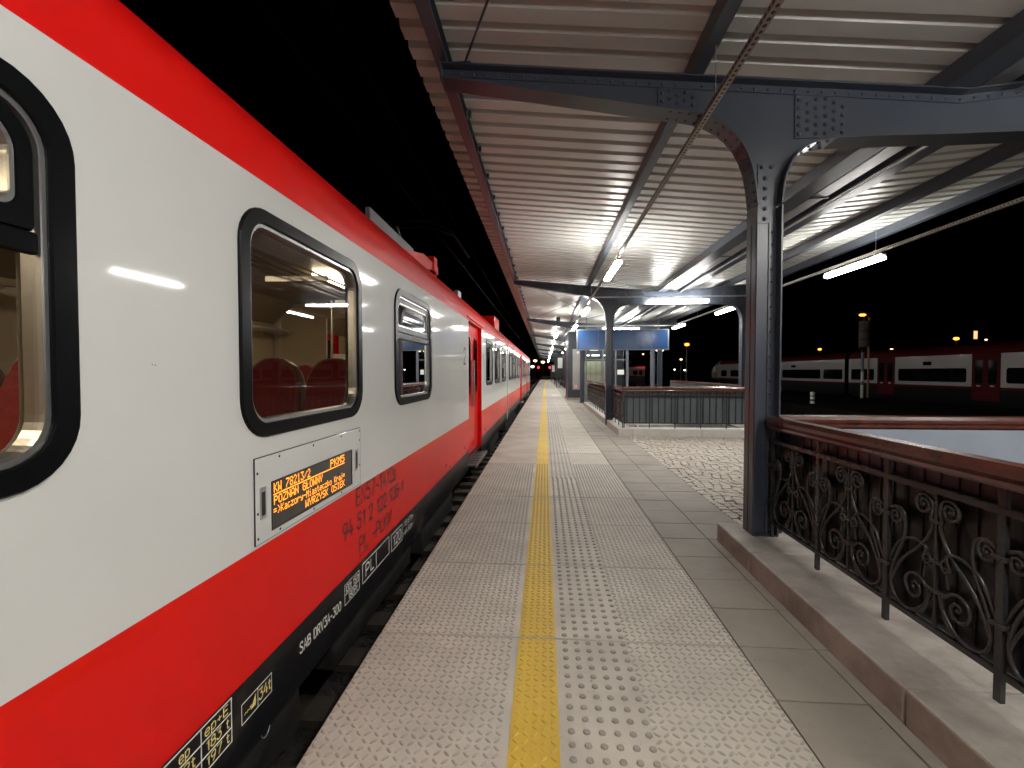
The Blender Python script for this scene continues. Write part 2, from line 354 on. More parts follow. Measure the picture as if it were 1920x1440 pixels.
LED.update({'7':'6111090503','8':'3649494936','2':'4261514946','1':'00427F4000','3':'2141454B31','/':'2010080402','5':'2745454539','Ł':'7F48444040','=':'1414141414','>':'0041221408','-':'0808080808'})
def led_text(body, y0, z0, y1, h, x, material, parent):
    n = len(body)*6-1; k = (y1-y0)/n; kz = h/7; mb = MB()
    for q, c in enumerate(body):
        if c == ' ': continue
        cols = [int(LED[c][2*i:2*i+2],16) for i in range(5)]
        for i, v in enumerate(cols):
            for b in range(7):
                if v >> b & 1:
                    ya = y0+(q*6+i)*k; zb = z0+(6-b)*kz
                    mb.add([(x,ya,zb+.04*kz),(x,ya+k*1.02,zb+.04*kz),(x,ya+k*1.02,zb+kz*.96),(x,ya,zb+kz*.96)], [[0,1,2,3]])
    return mb.build('lettering', material, parent)

# ================================================================= GROUND
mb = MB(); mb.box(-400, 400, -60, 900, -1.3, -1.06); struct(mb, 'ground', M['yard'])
mb = MB(); mb.add([(-5.2,-12,-1.05),(-.80,-12,-1.05),(-.80,420,-1.05),(-5.2,420,-1.05)], [[0,1,2,3]])
mb.box(-4.6,-1.0,-12,420,-1.04,-.93); struct(mb, 'ballast_bed', M['ballast'])
mb = MB()
for i in range(160):
    y = -6 + i*.6
    mb.box(-3.95,-1.22,y,y+.24,-.92,-.86, bev=0)
struct(mb, 'sleepers', M['sleeper'])
mb = MB()
for xr in (-3.39,-1.89): mb.box(xr-.035,xr+.035,-12,400,-.858,-.76)
for xr in (-6.2,-7.7): mb.box(xr-.035,xr+.035,20,400,-1.05,-.95)
struct(mb, 'rails', M['rail'])
# loose stones in the gap
mb = MB()
for i in range(900):
    x = random.uniform(-1.9,-.82); y = random.uniform(.6,9); r = random.uniform(.012,.032)
    vs = []
    mb.sphere((x,y,-.93 if x<-1.0 else -1.03), r, n=5, k=3, sc=(random.uniform(.7,1.3),random.uniform(.7,1.3),random.uniform(.6,1)))
mb.sm = [False]*len(mb.sm)
tag(mb.build('ballast_stones', M['ballast']), 'loose brown ballast stones between the train and the platform wall', 'ballast', kind='stuff')

# platform body and wall under the edge slabs (with the two stair openings left out)
ST1 = (2.03, 5.24, -9.0, 3.80)   # stair opening 1 (x0,x1,y0,y1)
ST2 = (2.05, 5.24, 11.55, 20.6)
mb = MB()
zt = -.06
for (x0,x1,y0,y1) in ((-.78,2.03,-12,170),(5.24,7.4,-12,170),(2.03,5.24,3.80,11.55),(2.03,5.24,20.6,170)):
    mb.box(x0,x1,y0,y1,-1.2,zt)
struct(mb, 'platform_body', M['wall_c'])
mb = MB(); mb.add([(-.77,-12,zt+.004),(2.02,-12,zt+.004),(2.02,170,zt+.004),(-.77,170,zt+.004)], [[0,1,2,3]])
struct(mb, 'joint_bed', M['joint'])

# edge slabs, 2 m x 1 m
LB = [(math.cos(2*math.pi*i/10), math.sin(2*math.pi*i/10)) for i in range(10)]
def lozenge(q, x, y, z, sg, h=.0042):
    ca, sa = .7071, .7071*sg; vs = []
    for (k_, hh) in ((1,0),(.80,.75),(.45,1.0)):
        for (c_, s_) in LB:
            a_, b_ = c_*.0178*k_, s_*.0072*(k_ if k_ == 1 else k_*.9); vs.append((x+a_*ca-b_*sa, y+a_*sa+b_*ca, z+h*hh))
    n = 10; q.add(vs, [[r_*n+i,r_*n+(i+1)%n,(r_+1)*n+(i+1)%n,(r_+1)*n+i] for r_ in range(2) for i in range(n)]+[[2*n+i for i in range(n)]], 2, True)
mb = MB(); ml = MB(); ms = MB()
for k in range(-9, 168):
    y0 = 1.6 + k; near = 0 <= k < 14
    g = .006
    dz = random.uniform(-.0015,.0015) if near else 0
    mb.box(-.94, 1.055, y0+g, y0+1-g, -.055 if k > 20 else -.13, dz, 1 if y0 < 7 and k >= 0 else 0, bev=.004 if near else 0)
    if y0 < 7 and k >= 0:
        for i in range(52):
            for j in range(26):
                xx = -.922+i*.0385; yy = y0+.022+j*.0385
                if -.155 < xx < .075: continue
                if xx < .455 and xx > 0: continue
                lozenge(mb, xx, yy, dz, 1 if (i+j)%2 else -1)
        for i in range(5):
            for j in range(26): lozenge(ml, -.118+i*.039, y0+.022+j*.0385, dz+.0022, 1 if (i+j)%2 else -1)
    ml.add([(-.143,y0+g+.003,dz+.0022),(.062,y0+g+.003,dz+.0022),(.062,y0+1-g-.003,dz+.0022),(-.143,y0+1-g-.003,dz+.0022)], [[0,1,2,3]], 1 if y0 < 7 and k >= 0 else 0)
    ms.add([(.062,y0+g+.003,dz+.0018),(.45,y0+g+.003,dz+.0018),(.45,y0+1-g-.003,dz+.0018),(.062,y0+1-g-.003,dz+.0018)], [[0,1,2,3]], 0)
    if y0 < 6.5:
        for i in range(6):
            for j in range(14):
                x = .112+i*.0635; y = y0+.036+j*.0714
                n = 12; vs = []
                for (q,z) in ((.0155,0),(.0140,.0050),(.0110,.0068)):
                    for a in range(n): t = 2*math.pi*a/n; vs.append((x+q*math.cos(t), y+q*math.sin(t), dz+.0018+z))
                fs = [[r*n+a, r*n+(a+1)%n, (r+1)*n+(a+1)%n, (r+1)*n+a] for r in range(2) for a in range(n)]
                ms.add(vs, fs, 1, True); ms.add(vs[2*n:], [list(range(n))], 1)
    else:
        for i in range(6):
            x = .105+i*.062; ms.box(x-.012,x+.012,y0+g+.004,y0+1-g-.004,dz+.002,dz+.007,1)
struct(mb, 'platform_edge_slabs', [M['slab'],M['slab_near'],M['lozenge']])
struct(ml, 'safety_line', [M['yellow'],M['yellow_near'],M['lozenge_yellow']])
struct(ms, 'tactile_strip', [M['slab_plain'], M['stud']])
mb = MB()
for k in range(-24, 380):
    y0 = 2.18 + k*.42
    near = 0 < y0 < 11
    for (x0, x1) in (((1.062,1.458),(1.464,1.528)) if y0 < 4.2 else ((1.062,1.458),(1.464,1.900)) if y0 < 11 else ((1.062,1.458),(1.464,1.718))):
        if 3.9 < y0 < 4.3 and x1 > 1.5: continue
        mb.box(x0+random.uniform(-.001,.001), x1, y0+.004, y0+.416, -.055, random.uniform(-.003,.001), 0, bev=.003 if near else 0)
mb.box(1.464,1.528,3.87,4.27,-.055,-.001); mb.box(1.464,1.9,4.285,4.695,-.055,-.001)
struct(mb, 'paving_slabs', M['pave'])
mb = MB()
mb.box(2.03,5.24,20.7,170,-.055,-.002); mb.box(1.725,2.03,21.0,170,-.055,-.002); mb.box(5.24,7.4,-12,170,-.055,-.002)
struct(mb, 'platform_paving', M['pave'])
# cobbles: jittered setts between the two stair wells
mb = MB()
cx0, cx1, cy0, cy1 = 1.905, 7.3, 4.28, 11.14
nx = 52; ny = 66
P = {}
for i in range(nx+1):
    for j in range(ny+1):
        x = cx0+(cx1-cx0)*i/nx; y = cy0+(cy1-cy0)*j/ny
        if 0<i<nx and 0<j<ny:
            x += random.uniform(-.026,.026) + .03*math.sin(j*.9+i*.35); y += random.uniform(-.026,.026) + .045*math.sin(i*.62)+.02*math.sin(i*1.7+j*.3)
        P[i,j] = Vector((x, min(max(y,cy0),cy1), 0))
for i in range(nx):
    for j in range(ny):
        q = [P[i,j],P[i+1,j],P[i+1,j+1],P[i,j+1]]; c = sum(q, Vector())/4
        h = random.uniform(-.010,.004); tx, ty = random.uniform(-.06,.06), random.uniform(-.06,.06)
        def ring(k, z):
            r = [c+(p-c)*k for p in q]; o = []
            for a in range(4):                       # chamfered corners
                p, nx_, pv = r[a], r[(a+1)%4], r[(a-1)%4]
                for w_ in (pv, nx_):
                    t = p+(w_-p)*.20; o.append((t.x, t.y, z + (tx*(t.x-c.x)+ty*(t.y-c.y))))
            return o
        A = ring(.97,-.04); B = ring(.945,h-.008); D = ring(.82,h); n = 8
        vs = A+B+D
        fs = [[r*n+a, r*n+(a+1)%n, (r+1)*n+(a+1)%n, (r+1)*n+a] for r in range(2) for a in range(n)]+[[2*n+a for a in range(n)]]
        mb.add(vs, fs, 0, False)
struct(mb, 'cobbles', M['cobble'])
mb = MB(); mb.add([(1.9,4.2,-.04),(7.4,4.2,-.04),(7.4,11.2,-.04),(1.9,11.2,-.04)], [[0,1,2,3]]); struct(mb, 'cobble_joints', M['joint'])

# kerbs round the stair wells + stair wells
def kerb_ring(name, label, km, x0, x1, y0, y1, ix0, ix1, iy0, iy1, zt, joints_l, seg=1.6):
    mb = MB()
    ys = [y0]+joints_l+[y1]
    for a, b in zip(ys[:-1], ys[1:]): mb.box(x0, ix0, a+.004, b-.004, -.05, zt, 0, bev=.012)
    for a, b in zip(ys[:-1], ys[1:]): mb.box(ix1, x1, a+.004, b-.004, -.05, zt, 0, bev=.012)
    x = ix0+.004
    while x < ix1-.01:
        b = min(x+seg, ix1)
        if iy1 < y1: mb.box(x, b-.004, iy1, y1-.004, -.05, zt-.002, 0, bev=.012)
        if iy0 > y0: mb.box(x, b-.004, y0+.004, iy0, -.05, zt-.002, 0, bev=.012)
        x = b+.004
    tag(mb.build(name, M[km]), label, 'kerb')
kerb_ring('stone_kerb', 'brownish granite kerb running beside the near scroll railing', 'granite', 1.53, 5.74, -9, 4.26, 2.03, 5.24, -9, 3.80, .155, [-8.43+1.5*i for i in range(9)])
kerb_ring('stone_kerb', 'pale granite kerb under the far slate panel railing beyond the cobbles', 'granite_pale', 1.725, 5.74, 11.15, 20.95, 2.05, 5.24, 11.55, 20.6, .155, [11.56,13.4,15.2,17,18.8])
def stairwell(name, x0, x1, y0, y1, up):
    mb = MB(); d = -3.4
    mb.box(x0-.12,x0-.001,y0,y1,d,-.052); mb.box(x1+.001,x1+.12,y0,y1,d,-.052)
    mb.box(x0-.12,x1+.12,y1+.001,y1+.12,d,-.052); mb.box(x0-.12,x1+.12,y0-.12,y0-.001,d,-.052)
    mb.box(x0-.12,x1+.12,y0-.12,y1+.12,d-.1,d)
    struct(mb, name, M['plaster'])
stairwell('stairwell_walls', *ST1, 1); stairwell('stairwell_walls', *ST2, 1)
for (x0,x1,ys,n,dr) in ((2.04,5.23,20.55,20,-1),(2.04,5.23,-5.0,20,1)):
    mb = MB()
    for i in range(n):
        a = ys+dr*i*.32; b = a+dr*.32
        mb.box(x0,x1,a,b,-3.39,-.16*(i+1), 0)
    struct(mb, 'stairs', M['granite'])
mb = MB(); mb.tube([(3.4,20.4,.75),(3.4,19.9,.75),(3.4,13.8,-2.3)], .03); 
for i in range(5): yy = 19.6-i*1.3; mb.cyl((3.4,yy,.75-(19.9-yy)*.5-1.0),(3.4,yy,.75-(19.9-yy)*.5),.022)
tag(mb.build('stair_handrail', M['galv']), 'steel tube handrail going down the middle of the far stairs', 'handrail')

# ================================================================= CANOPY
YB = [-5.28, 4.02, 13.3, 22.8, 32.6, 42.6, 52.6, 62.6, 72.6, 82.6, 92.6]
def ztop(x): return 4.09-.094*(x+.87) if x < 3.28 else 3.70+.088*(x-3.28)
canopy = thing('platform_canopy', 'long riveted steel station canopy with corrugated roof over the platform', 'canopy', (1.8,4.02,0))
def under(o): o.parent = canopy; o.matrix_parent_inverse = Matrix.Translation((-1.8,-4.02,0)); return o
hw = .10
botL = [(-.87,3.965),(1.02,3.625),(1.12,3.610),(1.22,3.590),(1.32,3.555),(1.42,3.500),(1.50,3.43),(1.57,3.345),(1.62,3.25),(1.655,3.15),(1.68,3.02),(1.70,2.85)]
botM = [(1.90,2.86),(1.91,2.98),(1.93,3.08),(1.965,3.17),(2.01,3.24),(2.08,3.30),(2.17,3.335),(2.30,3.352),(2.60,3.356),(3.28,3.352),(4.7,3.36),(5.0,3.345),(5.13,3.31),(5.22,3.25),(5.29,3.17),(5.33,3.07),(5.355,2.96),(5.36,2.85)]
botR = [(5.56,2.85),(5.565,3.0),(5.60,3.15),(5.66,3.3),(5.76,3.45),(5.9,3.56),(6.25,3.72)]
topP = [(-.87,4.09),(1.2,ztop(1.2)),(3.28,3.70),(6.25,ztop(6.25))]
def plate(mb, pts, th, y0, y1, m=0, side=1):
    """strip of plate following a polyline in XZ, thickness th to one side"""
    n = len(pts); off = []
    for i in range(n):
        a = Vector(pts[max(i-1,0)]); b = Vector(pts[min(i+1,n-1)]); t = (b-a).normalized(); nn = Vector((-t.y, t.x))*side
        off.append((pts[i][0]+nn.x*th, pts[i][1]+nn.y*th))
    for i in range(n-1):
        mb.prism([pts[i],pts[i+1],off[i+1],off[i]], 'y', y0, y1, m)
beam = MB()
# web split into convex-ish quads between top and bottom curves
def web(mb, bot, x_extra=()):
    for (a, b) in zip(bot[:-1], bot[1:]):
        if abs(b[0]-a[0]) < 1e-4: continue
        mb.prism([a, b, (b[0], ztop(b[0])-.012), (a[0], ztop(a[0])-.012)], 'y', -.006, .006)
web(beam, [(x, z+.006) for x, z in botL]); web(beam, [(x, z+.006) for x, z in botM]); web(beam, [(x, z+.006) for x, z in botR])
beam.prism([(1.70,2.8),(1.90,2.8),(1.90,ztop(1.9)-.012),(1.70,ztop(1.7)-.012)], 'y', -.0065, .0065)
beam.prism([(5.36,2.8),(5.56,2.8),(5.56,ztop(5.56)-.012),(5.36,ztop(5.36)-.012)], 'y', -.0065, .0065)
plate(beam, topP, .012, -hw, hw, side=-1)
for b_ in (botL, botM, botR): plate(beam, b_, .012, -hw, hw, side=1)
# end plate, angles under the top flange and above the bottom flange
beam.prism([(-.882,3.955),(-.87,3.955),(-.87,4.092),(-.882,4.092)], 'y', -hw, hw)
for s_ in (-1, 1):
    o1, o2 = (.0075, .017)
    ya, yb = (s_*o1, s_*o2) if s_ > 0 else (s_*o2, s_*o1)
    tp = [(x, z-.0125) for x, z in topP]
    for a, b in zip(tp[:-1], tp[1:]): beam.prism([(a[0],a[1]-.058),(b[0],b[1]-.058),b,a], 'y', ya, yb)
    # splice plates
    def sp(x0,x1,z0f,z1f,y=.0175):
        q = [(x0,z0f(x0)),(x1,z0f(x1)),(x1,z1f(x1)),(x0,z1f(x0))]
        a_, b_ = (s_*.0078, s_*y) if s_ > 0 else (s_*y, s_*.0078)
        beam.prism(q, 'y', a_, b_)
    sp(2.02,2.42,lambda x: 3.395,lambda x: ztop(x)-.075)
    sp(.93,1.25,lambda x: 3.70-.17*(x-.93),lambda x: ztop(x)-.075)
    sp(4.85,5.2,lambda x: 3.42,lambda x: ztop(x)-.075)
    sp(1.735,1.865,lambda x: 2.72,lambda x: 3.20)
    sp(5.395,5.525,lambda x: 2.72,lambda x: 3.20)
    N = (0,s_,0)
    x = -.82
    while x < 6.2: beam.dome((x, s_*.0168, ztop(x)-.045), N, .0135, .012, n=8); x += .105
    for (xs, zb) in ((2.05, 3.43), (4.88, 3.46)):
        for c_ in range(6):
            xx = xs + c_*.066 + (.006 if c_ > 2 else 0); rows = 5
            for r_ in range(rows):
                zz = zb + r_*.068 + (.034 if c_ in (1,4) else 0)
                if zz < ztop(xx)-.09: beam.dome((xx, s_*.0173, zz), N, .0175, .016, n=10)
    for c_ in range(5):
        for r_ in range(2):
            xx = .96+c_*.062; beam.dome((xx, s_*.0173, 3.74-.17*(xx-.93)+r_*.065+(.03 if c_%2 else 0)), N, .0165, .015, n=10)
    for xc in (1.80, 5.46):
        beam.dome((xc-.035, s_*.0173, 3.17), N, .0175, .016); beam.dome((xc+.035, s_*.0173, 3.17), N, .0175, .016)
        for r_ in range(5): beam.dome((xc-.01, s_*.0173, 3.08-r_*.082), N, .0175, .016)
# rivets on the underside of the curved flanges
def under_rivets(bot, seg):
    acc = 0
    for a, b in zip(bot[:-1], bot[1:]):
        a, b = Vector(a), Vector(b); L = (b-a).length; t = (b-a)/L; nn = Vector((t.y,-t.x)); q = acc
        while q < L:
            p = a+t*q
            for yy in (-.055,.055): beam.dome((p.x, yy+(.0), p.y), (nn.x,0,nn.y), .013, .010, n=8)
            q += seg
        acc = q-L
under_rivets(botL[1:], .075); under_rivets([(1.90,2.86)]+botM[1:8], .075); under_rivets([(4.0,3.355),(4.7,3.36)]+botM[11:], .075)
beam_o = beam.build('roof_beam', M['steel']); 
# column: web + two flanges with seams + angles + rivets, local x=0 at column centre
col = MB()
col.box(-.088,.088,-.006,.006,.0,2.80)
for s_ in (-1, 1):
    x0 = s_*.088; x1 = s_*.100
    col.box(min(x0,x1),max(x0,x1),-.10,-.003,.0,2.84); col.box(min(x0,x1),max(x0,x1),.003,.10,.0,2.84)
    col.box(min(s_*.1,s_*.104),max(s_*.1,s_*.104),-.085,-.008,.0,2.70); col.box(min(s_*.1,s_*.104),max(s_*.1,s_*.104),.008,.085,.0,2.70)
    for t_ in (-1, 1):
        ya, yb = sorted((t_*.0065, t_*.016)); xa, xb = sorted((s_*.030, s_*.0875)) if s_ > 0 else sorted((s_*.060, s_*.0875))
        col.box(xa,xb,ya,yb,.0,2.715)
        z = .15
        while z < 2.7: col.dome((s_*(.055 if s_ > 0 else .073), t_*.016, z), (0,t_,0), .0135 if s_ > 0 else .008, n=8); z += .108
        ya, yb = sorted((t_*.016, t_*.024))
col.box(-.10,.10,-.10,.10,-.012,-.0005)
cols_o = col.build('column', M['steel']); cols_o.data.transform(Matrix.Translation((0,0,0)))
def put(o, x, y, z=0):
    o.location = (x,y,z); return under(o)
first = True
for k, y in enumerate(YB):
    b = beam_o if first else beam_o.copy()
    if not first: C.objects.link(b)
    put(b, 0, y)
    for i, xc in enumerate((1.80, 5.46)):
        c = cols_o if (first and i == 0) else cols_o.copy()
        if not (first and i == 0): C.objects.link(c)
        z = .16 if k in (0, 1) else .013
        if k == 2: z = .013
        put(c, xc, y, z)
        c.scale = (1,1,(2.84-z)/2.84)
    first = False
# purlins
Y0, Y1 = -8.0, 97.0
def purlin(xc, wd, h, mats, clips=False, lip=.02):
    mb = MB(); z0 = ztop(xc)+.002
    t = .006
    mb.box(xc-wd/2, xc-wd/2+t, Y0, Y1, z0, z0+h)            # web on the outside
    mb.box(xc-wd/2+t, xc+wd/2, Y0, Y1, z0, z0+t); mb.box(xc-wd/2+t, xc+wd/2, Y0, Y1, z0+h-t, z0+h)
    mb.box(xc+wd/2-t, xc+wd/2, Y0, Y1, z0+t, z0+t+lip)
    if clips:
        y = 4.9
        while y < 40:
            mb.box(xc+wd/2-.01, xc+wd/2+.045, y, y+.05, z0+.075, z0+.13); mb.box(xc+wd/2+.0, xc+wd/2+.012, y-.004, y+.014, z0+.045, z0+.125, 1); y += .78
    return under(mb.build('purlin', mats))
purlin(-.87,.10,.15,[M['steel'],M['galv']],True); purlin(1.22,.10,.15,[M['steel'],M['galv']]); purlin(3.22,.24,.15,[M['steel'],M['galv']]); purlin(3.86,.24,.15,[M['steel'],M['galv']])
purlin(5.06,.10,.15,[M['steel'],M['galv']],True); purlin(6.12,.10,.15,[M['steel'],M['galv']],True)
# valley gutter
mb = MB(); 
gp = [(3.42,3.88),(3.44,3.765),(3.63,3.765),(3.65,3.88)]
for a, b in zip(gp[:-1], gp[1:]): mb.prism([a,b,(b[0],b[1]+.004),(a[0],a[1]+.004)], 'y', Y0, Y1)
y = -6
while y < 60: mb.box(3.40,3.67,y,y+.04,3.757,3.763,1); y += 1.55
mb.tube([(3.70,Y0,3.70),(3.70,60,3.70)], .016, 8, 0)
under(mb.build('gutter', [M['galv'],M['steel']]))
# corrugated sheet
mb = MB(); pitch = .245
prof = [(0,0),(.150,0),(.172,.062),(.223,.062)]
ys = []; y = Y0
while y < Y1:
    for a, h in prof: ys.append((y+a, h))
    y += pitch
xs = [-1.17, 1.0, 3.28, 3.9, 6.34]
vs = [(x, yy, ztop(x)+.155+h) for (yy,h) in ys for x in xs]; nX = len(xs)
mb.add(vs, [[i*nX+j, i*nX+j+1, (i+1)*nX+j+1, (i+1)*nX+j] for i in range(len(ys)-1) for j in range(nX-1)])
o = under(mb.build('roof_sheet', M['roof_sheet'])); md = o.modifiers.new('s','SOLIDIFY'); md.thickness = .003; md.offset = 1
# bracing rods
for (a, b) in (((-.68,3.95,4.075),(1.2,-.6,3.92)), ((-.68,-5.2,4.075),(1.2,-.6,3.92)), ((-.6,22.7,4.07),(1.2,16,3.92)), ((-.6,13.4,4.07),(1.2,18,3.92)), ((1.4,22.7,3.9),(3.0,17,3.74))):
    mb = MB(); mb.tube([a,b], .011, 8); mb.box(a[0]-.09,a[0]+.06,a[1]-.05,a[1]+.03,a[2]-.012,a[2]-.004) ; under(mb.build('bracing_rod', M['steel']))

# ================================================================= LAMPS + RAILS
ZR = 3.50
def lamp_rail(x, y0, y1, z, label, rods):
    L = y1-y0
    mb = MB(); w_ = .021
    mb.box(-w_,w_,-L/2,L/2,-w_,w_)
    o = mb.build('lamp_rail', M['perf']); o.location = (x,(y0+y1)/2,z); tag(o, label, 'cable rail', 'perforated rails carrying the lamps')
    for y in rods:
        r = MB(); r.cyl((0,y-(y0+y1)/2,w_),(0,y-(y0+y1)/2,ztop(x)-z+.01),.004,6); r.box(-.02,.02,y-(y0+y1)/2-.02,y-(y0+y1)/2+.02,w_,w_+.008); r.build('hanger_rod', M['galv'], o)
lamp_rail(1.25,-7.5,21.0,ZR,'perforated rail holding lamps along the left side of the canopy, over the platform edge', [-5.3,-.9,3.6,8.3,12.9,17.5])
lamp_rail(5.52,-7.5,21.0,ZR,'perforated rail holding lamps along the right side of the canopy, over the yard side', [-5.3,-.9,3.6,8.3,12.9,17.5])
lamp_rail(.57,23.4,94,ZR,'distant straight lamp rail beyond the blue sign near the platform edge', [23,33,43,53,63,73,83])
def cross_rail(y, x0, x1, label):
    mb = MB(); L = x1-x0; mb.box(-.018,.018,-L/2,L/2,-.018,.018); o = mb.build('lamp_rail', M['galv']); o.location = ((x0+x1)/2,y,ZR+.045); o.rotation_euler = (0,0,R(90))
    tag(o, label, 'cable rail', 'perforated rails carrying the lamps')
cross_rail(13.05,1.15,5.6,'cross rail holding the lamp in front of the second column'); cross_rail(21.2,1.15,5.6,'cross rail just behind the blue sign')
def make_lamp():
    t = thing('tube_lamp', 'x', 'lamp')
    b = MB(); b.box(-.034,.034,-.80,.80,-.012,.030,0,bev=.006); b.box(-.012,.012,-.6,-.56,.035,.07); b.box(-.012,.012,.56,.60,.035,.07); b.build('lamp_body', M['lamp_body'], t)
    d = MB()
    n = 12; prof_ = []
    for i in range(n+1):
        a = math.pi*(-.04+1.08*i/n); prof_.append((.062*math.cos(a), -.036-.040*math.sin(a)))
    rings = []
    for (yy, k) in ((-.79,.35),(-.78,.8),(-.76,1),(.76,1),(.78,.8),(.79,.35)):
        rings.append([(p[0]*k, yy, p[1]*(.5+.5*k)) for p in prof_])
    vs = [p for r_ in rings for p in r_]; m_ = n+1
    fs = [[i*m_+j, i*m_+j+1, (i+1)*m_+j+1, (i+1)*m_+j] for i in range(5) for j in range(n)] + [[j for j in range(m_)], [5*m_+j for j in range(m_)]]
    d.add(vs, fs, 0, True); d.build('diffuser', M['lamp'], t)
    return t
proto = make_lamp(); used = [False]
LG = 'white tube lamps hanging under the canopy'
def place_lamp(x, y, z, label, rz=0):
    o = proto if not used[0] else copy_tree(proto); used[0] = True
    o.location = (x,y,z); o.rotation_euler = (0,0,rz); tag(o, label, 'lamp', LG)
zl = ZR-.09
for y, l in ((-.1,'glowing tube lamp on the left rail behind the viewer'),(8.9,'nearest glowing tube lamp on the left rail, between the first and second columns'),
             (14.8,'short looking tube lamp on the left rail, just past the second beam'),(19.9,'tube lamp on the left rail at the top left corner of the blue sign')):
    place_lamp(1.25, y, zl, l)
for y, l in ((-3.7,'glowing tube lamp on the right rail behind the viewer'),(1.2,'glowing tube lamp on the right rail just behind the viewer'),(8.9,'large glowing tube lamp against the black sky, right of the near column'),
             (14.8,'tube lamp on the right rail beside the white edged far right column'),(19.9,'tube lamp on the right rail beside the top right corner of the blue sign')):
    place_lamp(5.52, y, zl, l)
place_lamp(3.62,13.05,ZR-.05,'long sideways tube lamp facing the viewer, right of the second column',R(90))
place_lamp(2.62+.75,21.2,ZR-.05,'sideways tube lamp just above the blue sign',R(90))
place_lamp(3.6,.9,ZR-.05,'unseen sideways tube lamp added above the viewer to brighten the foreground',R(90)); place_lamp(3.6,-4.6,ZR-.05,'sideways tube lamp farther behind the viewer',R(90))  # first lamp added out of view to brighten the near platform
far = [24.6,30.6,36.8,42.8,49,55,61,67,73,80,87]
for i, y in enumerate(far):
    place_lamp(.57,y,zl,'%s tube lamp of the receding row left of the lift tower' % ['first and largest','second','third','fourth','fifth','sixth','seventh','eighth','ninth','tenth','farthest'][i])
for i, y in enumerate((31,38.5,46)):
    place_lamp(1.72,y,zl,'%s small tube lamp just left of the grey lift tower top' % ['upper','middle','lower'][i])

# ================================================================= RAILINGS
def spiral(cx, cz, r0, r1, a0, a1, n=26):
    return [(cx+(r0+(r1-r0)*(i/n)**.85)*math.cos(a0+(a1-a0)*i/n), cz+(r0+(r1-r0)*(i/n)**.85)*math.sin(a0+(a1-a0)*i/n)) for i in range(n+1)]
def catmull(P_, k=8):
    o = []; P_ = [P_[0]]+P_+[P_[-1]]
    for i in range(1, len(P_)-2):
        p0,p1,p2,p3 = P_[i-1:i+3]
        for j in range(k):
            t = j/k; o.append(tuple(.5*((2*p1[a])+(-p0[a]+p2[a])*t+(2*p0[a]-5*p1[a]+4*p2[a]-p3[a])*t*t+(-p0[a]+3*p1[a]-3*p2[a]+p3[a])*t**3) for a in (0,1)))
    o.append(P_[-2]); return o
PER = .64
def scroll_half(mb, s):
    """half bay, u from centre bar (0) to post (.32), v height; s mirrors"""
    def rib(pts, rr=.0070, ends=True):
        n = len(pts)
        mb.tube([(0, s*u, v) for u, v in pts], rr, 6, 0, True, [rr*(.75+.5*min(1, min(i, n-1-i)/6)) for i in range(n)])
    # A: top scroll beside the centre bar, sweeping down and out to the post
    a = spiral(.075,.855,.012,.058,R(-60),R(560),34)
    a2 = catmull([a[-1],(.030,.80),(.022,.765),(.05,.70),(.105,.63),(.165,.575),(.215,.52),(.262,.44),(.285,.37)])
    rib(a+a2[1:])
    mb.sphere((0,s*.075,.855),.012,n=8,k=6)
    # B: scroll beside the post, running down into the lower scroll
    b = spiral(.255,.745,.010,.050,R(240),R(-330),32)
    b2 = catmull([b[-1],(.245,.795),(.205,.775),(.190,.72),(.195,.66),(.215,.60),(.245,.54),(.275,.46),(.283,.39),(.262,.33),(.215,.297),(.155,.295),(.10,.325),(.045,.39),(.022,.45)])
    rib(b+b2[2:])
    mb.sphere((0,s*.255,.745),.011,n=8,k=6)
    # C: arch from the post over to the small scroll at the centre bar
    c = spiral(.055,.600,.008,.030,R(-150),R(330),24)
    c2 = catmull([c[-1],(.06,.645),(.11,.665),(.17,.655),(.225,.62),(.265,.56),(.298,.49)])
    rib(c[:-3]+c2)
    # D: lower spiral
    d = spiral(.125,.425,.012,.075,R(20),R(20+500),36)
    e_ = catmull([d[-1],(.045,.46),(.040,.41),(.06,.35),(.10,.31),(.15,.297)])
    rib(d+e_[1:])
    mb.sphere((0,s*.125,.425),.012,n=8,k=6)
    mb.tube([(0,s*.07,.50),(0,s*.06,.565)], .006, 6)
def scroll_panel_mesh():
    mb = MB()
    for s in (-1,1): scroll_half(mb, s)
    mb.box(-.006,.006,-.006,.006,.28,.945)                 # centre bar
    for v in (.79,.60,.46): mb.box(-.013,.013,-.030,.030,v-.009,v+.009,0,bev=.004)
    return mb
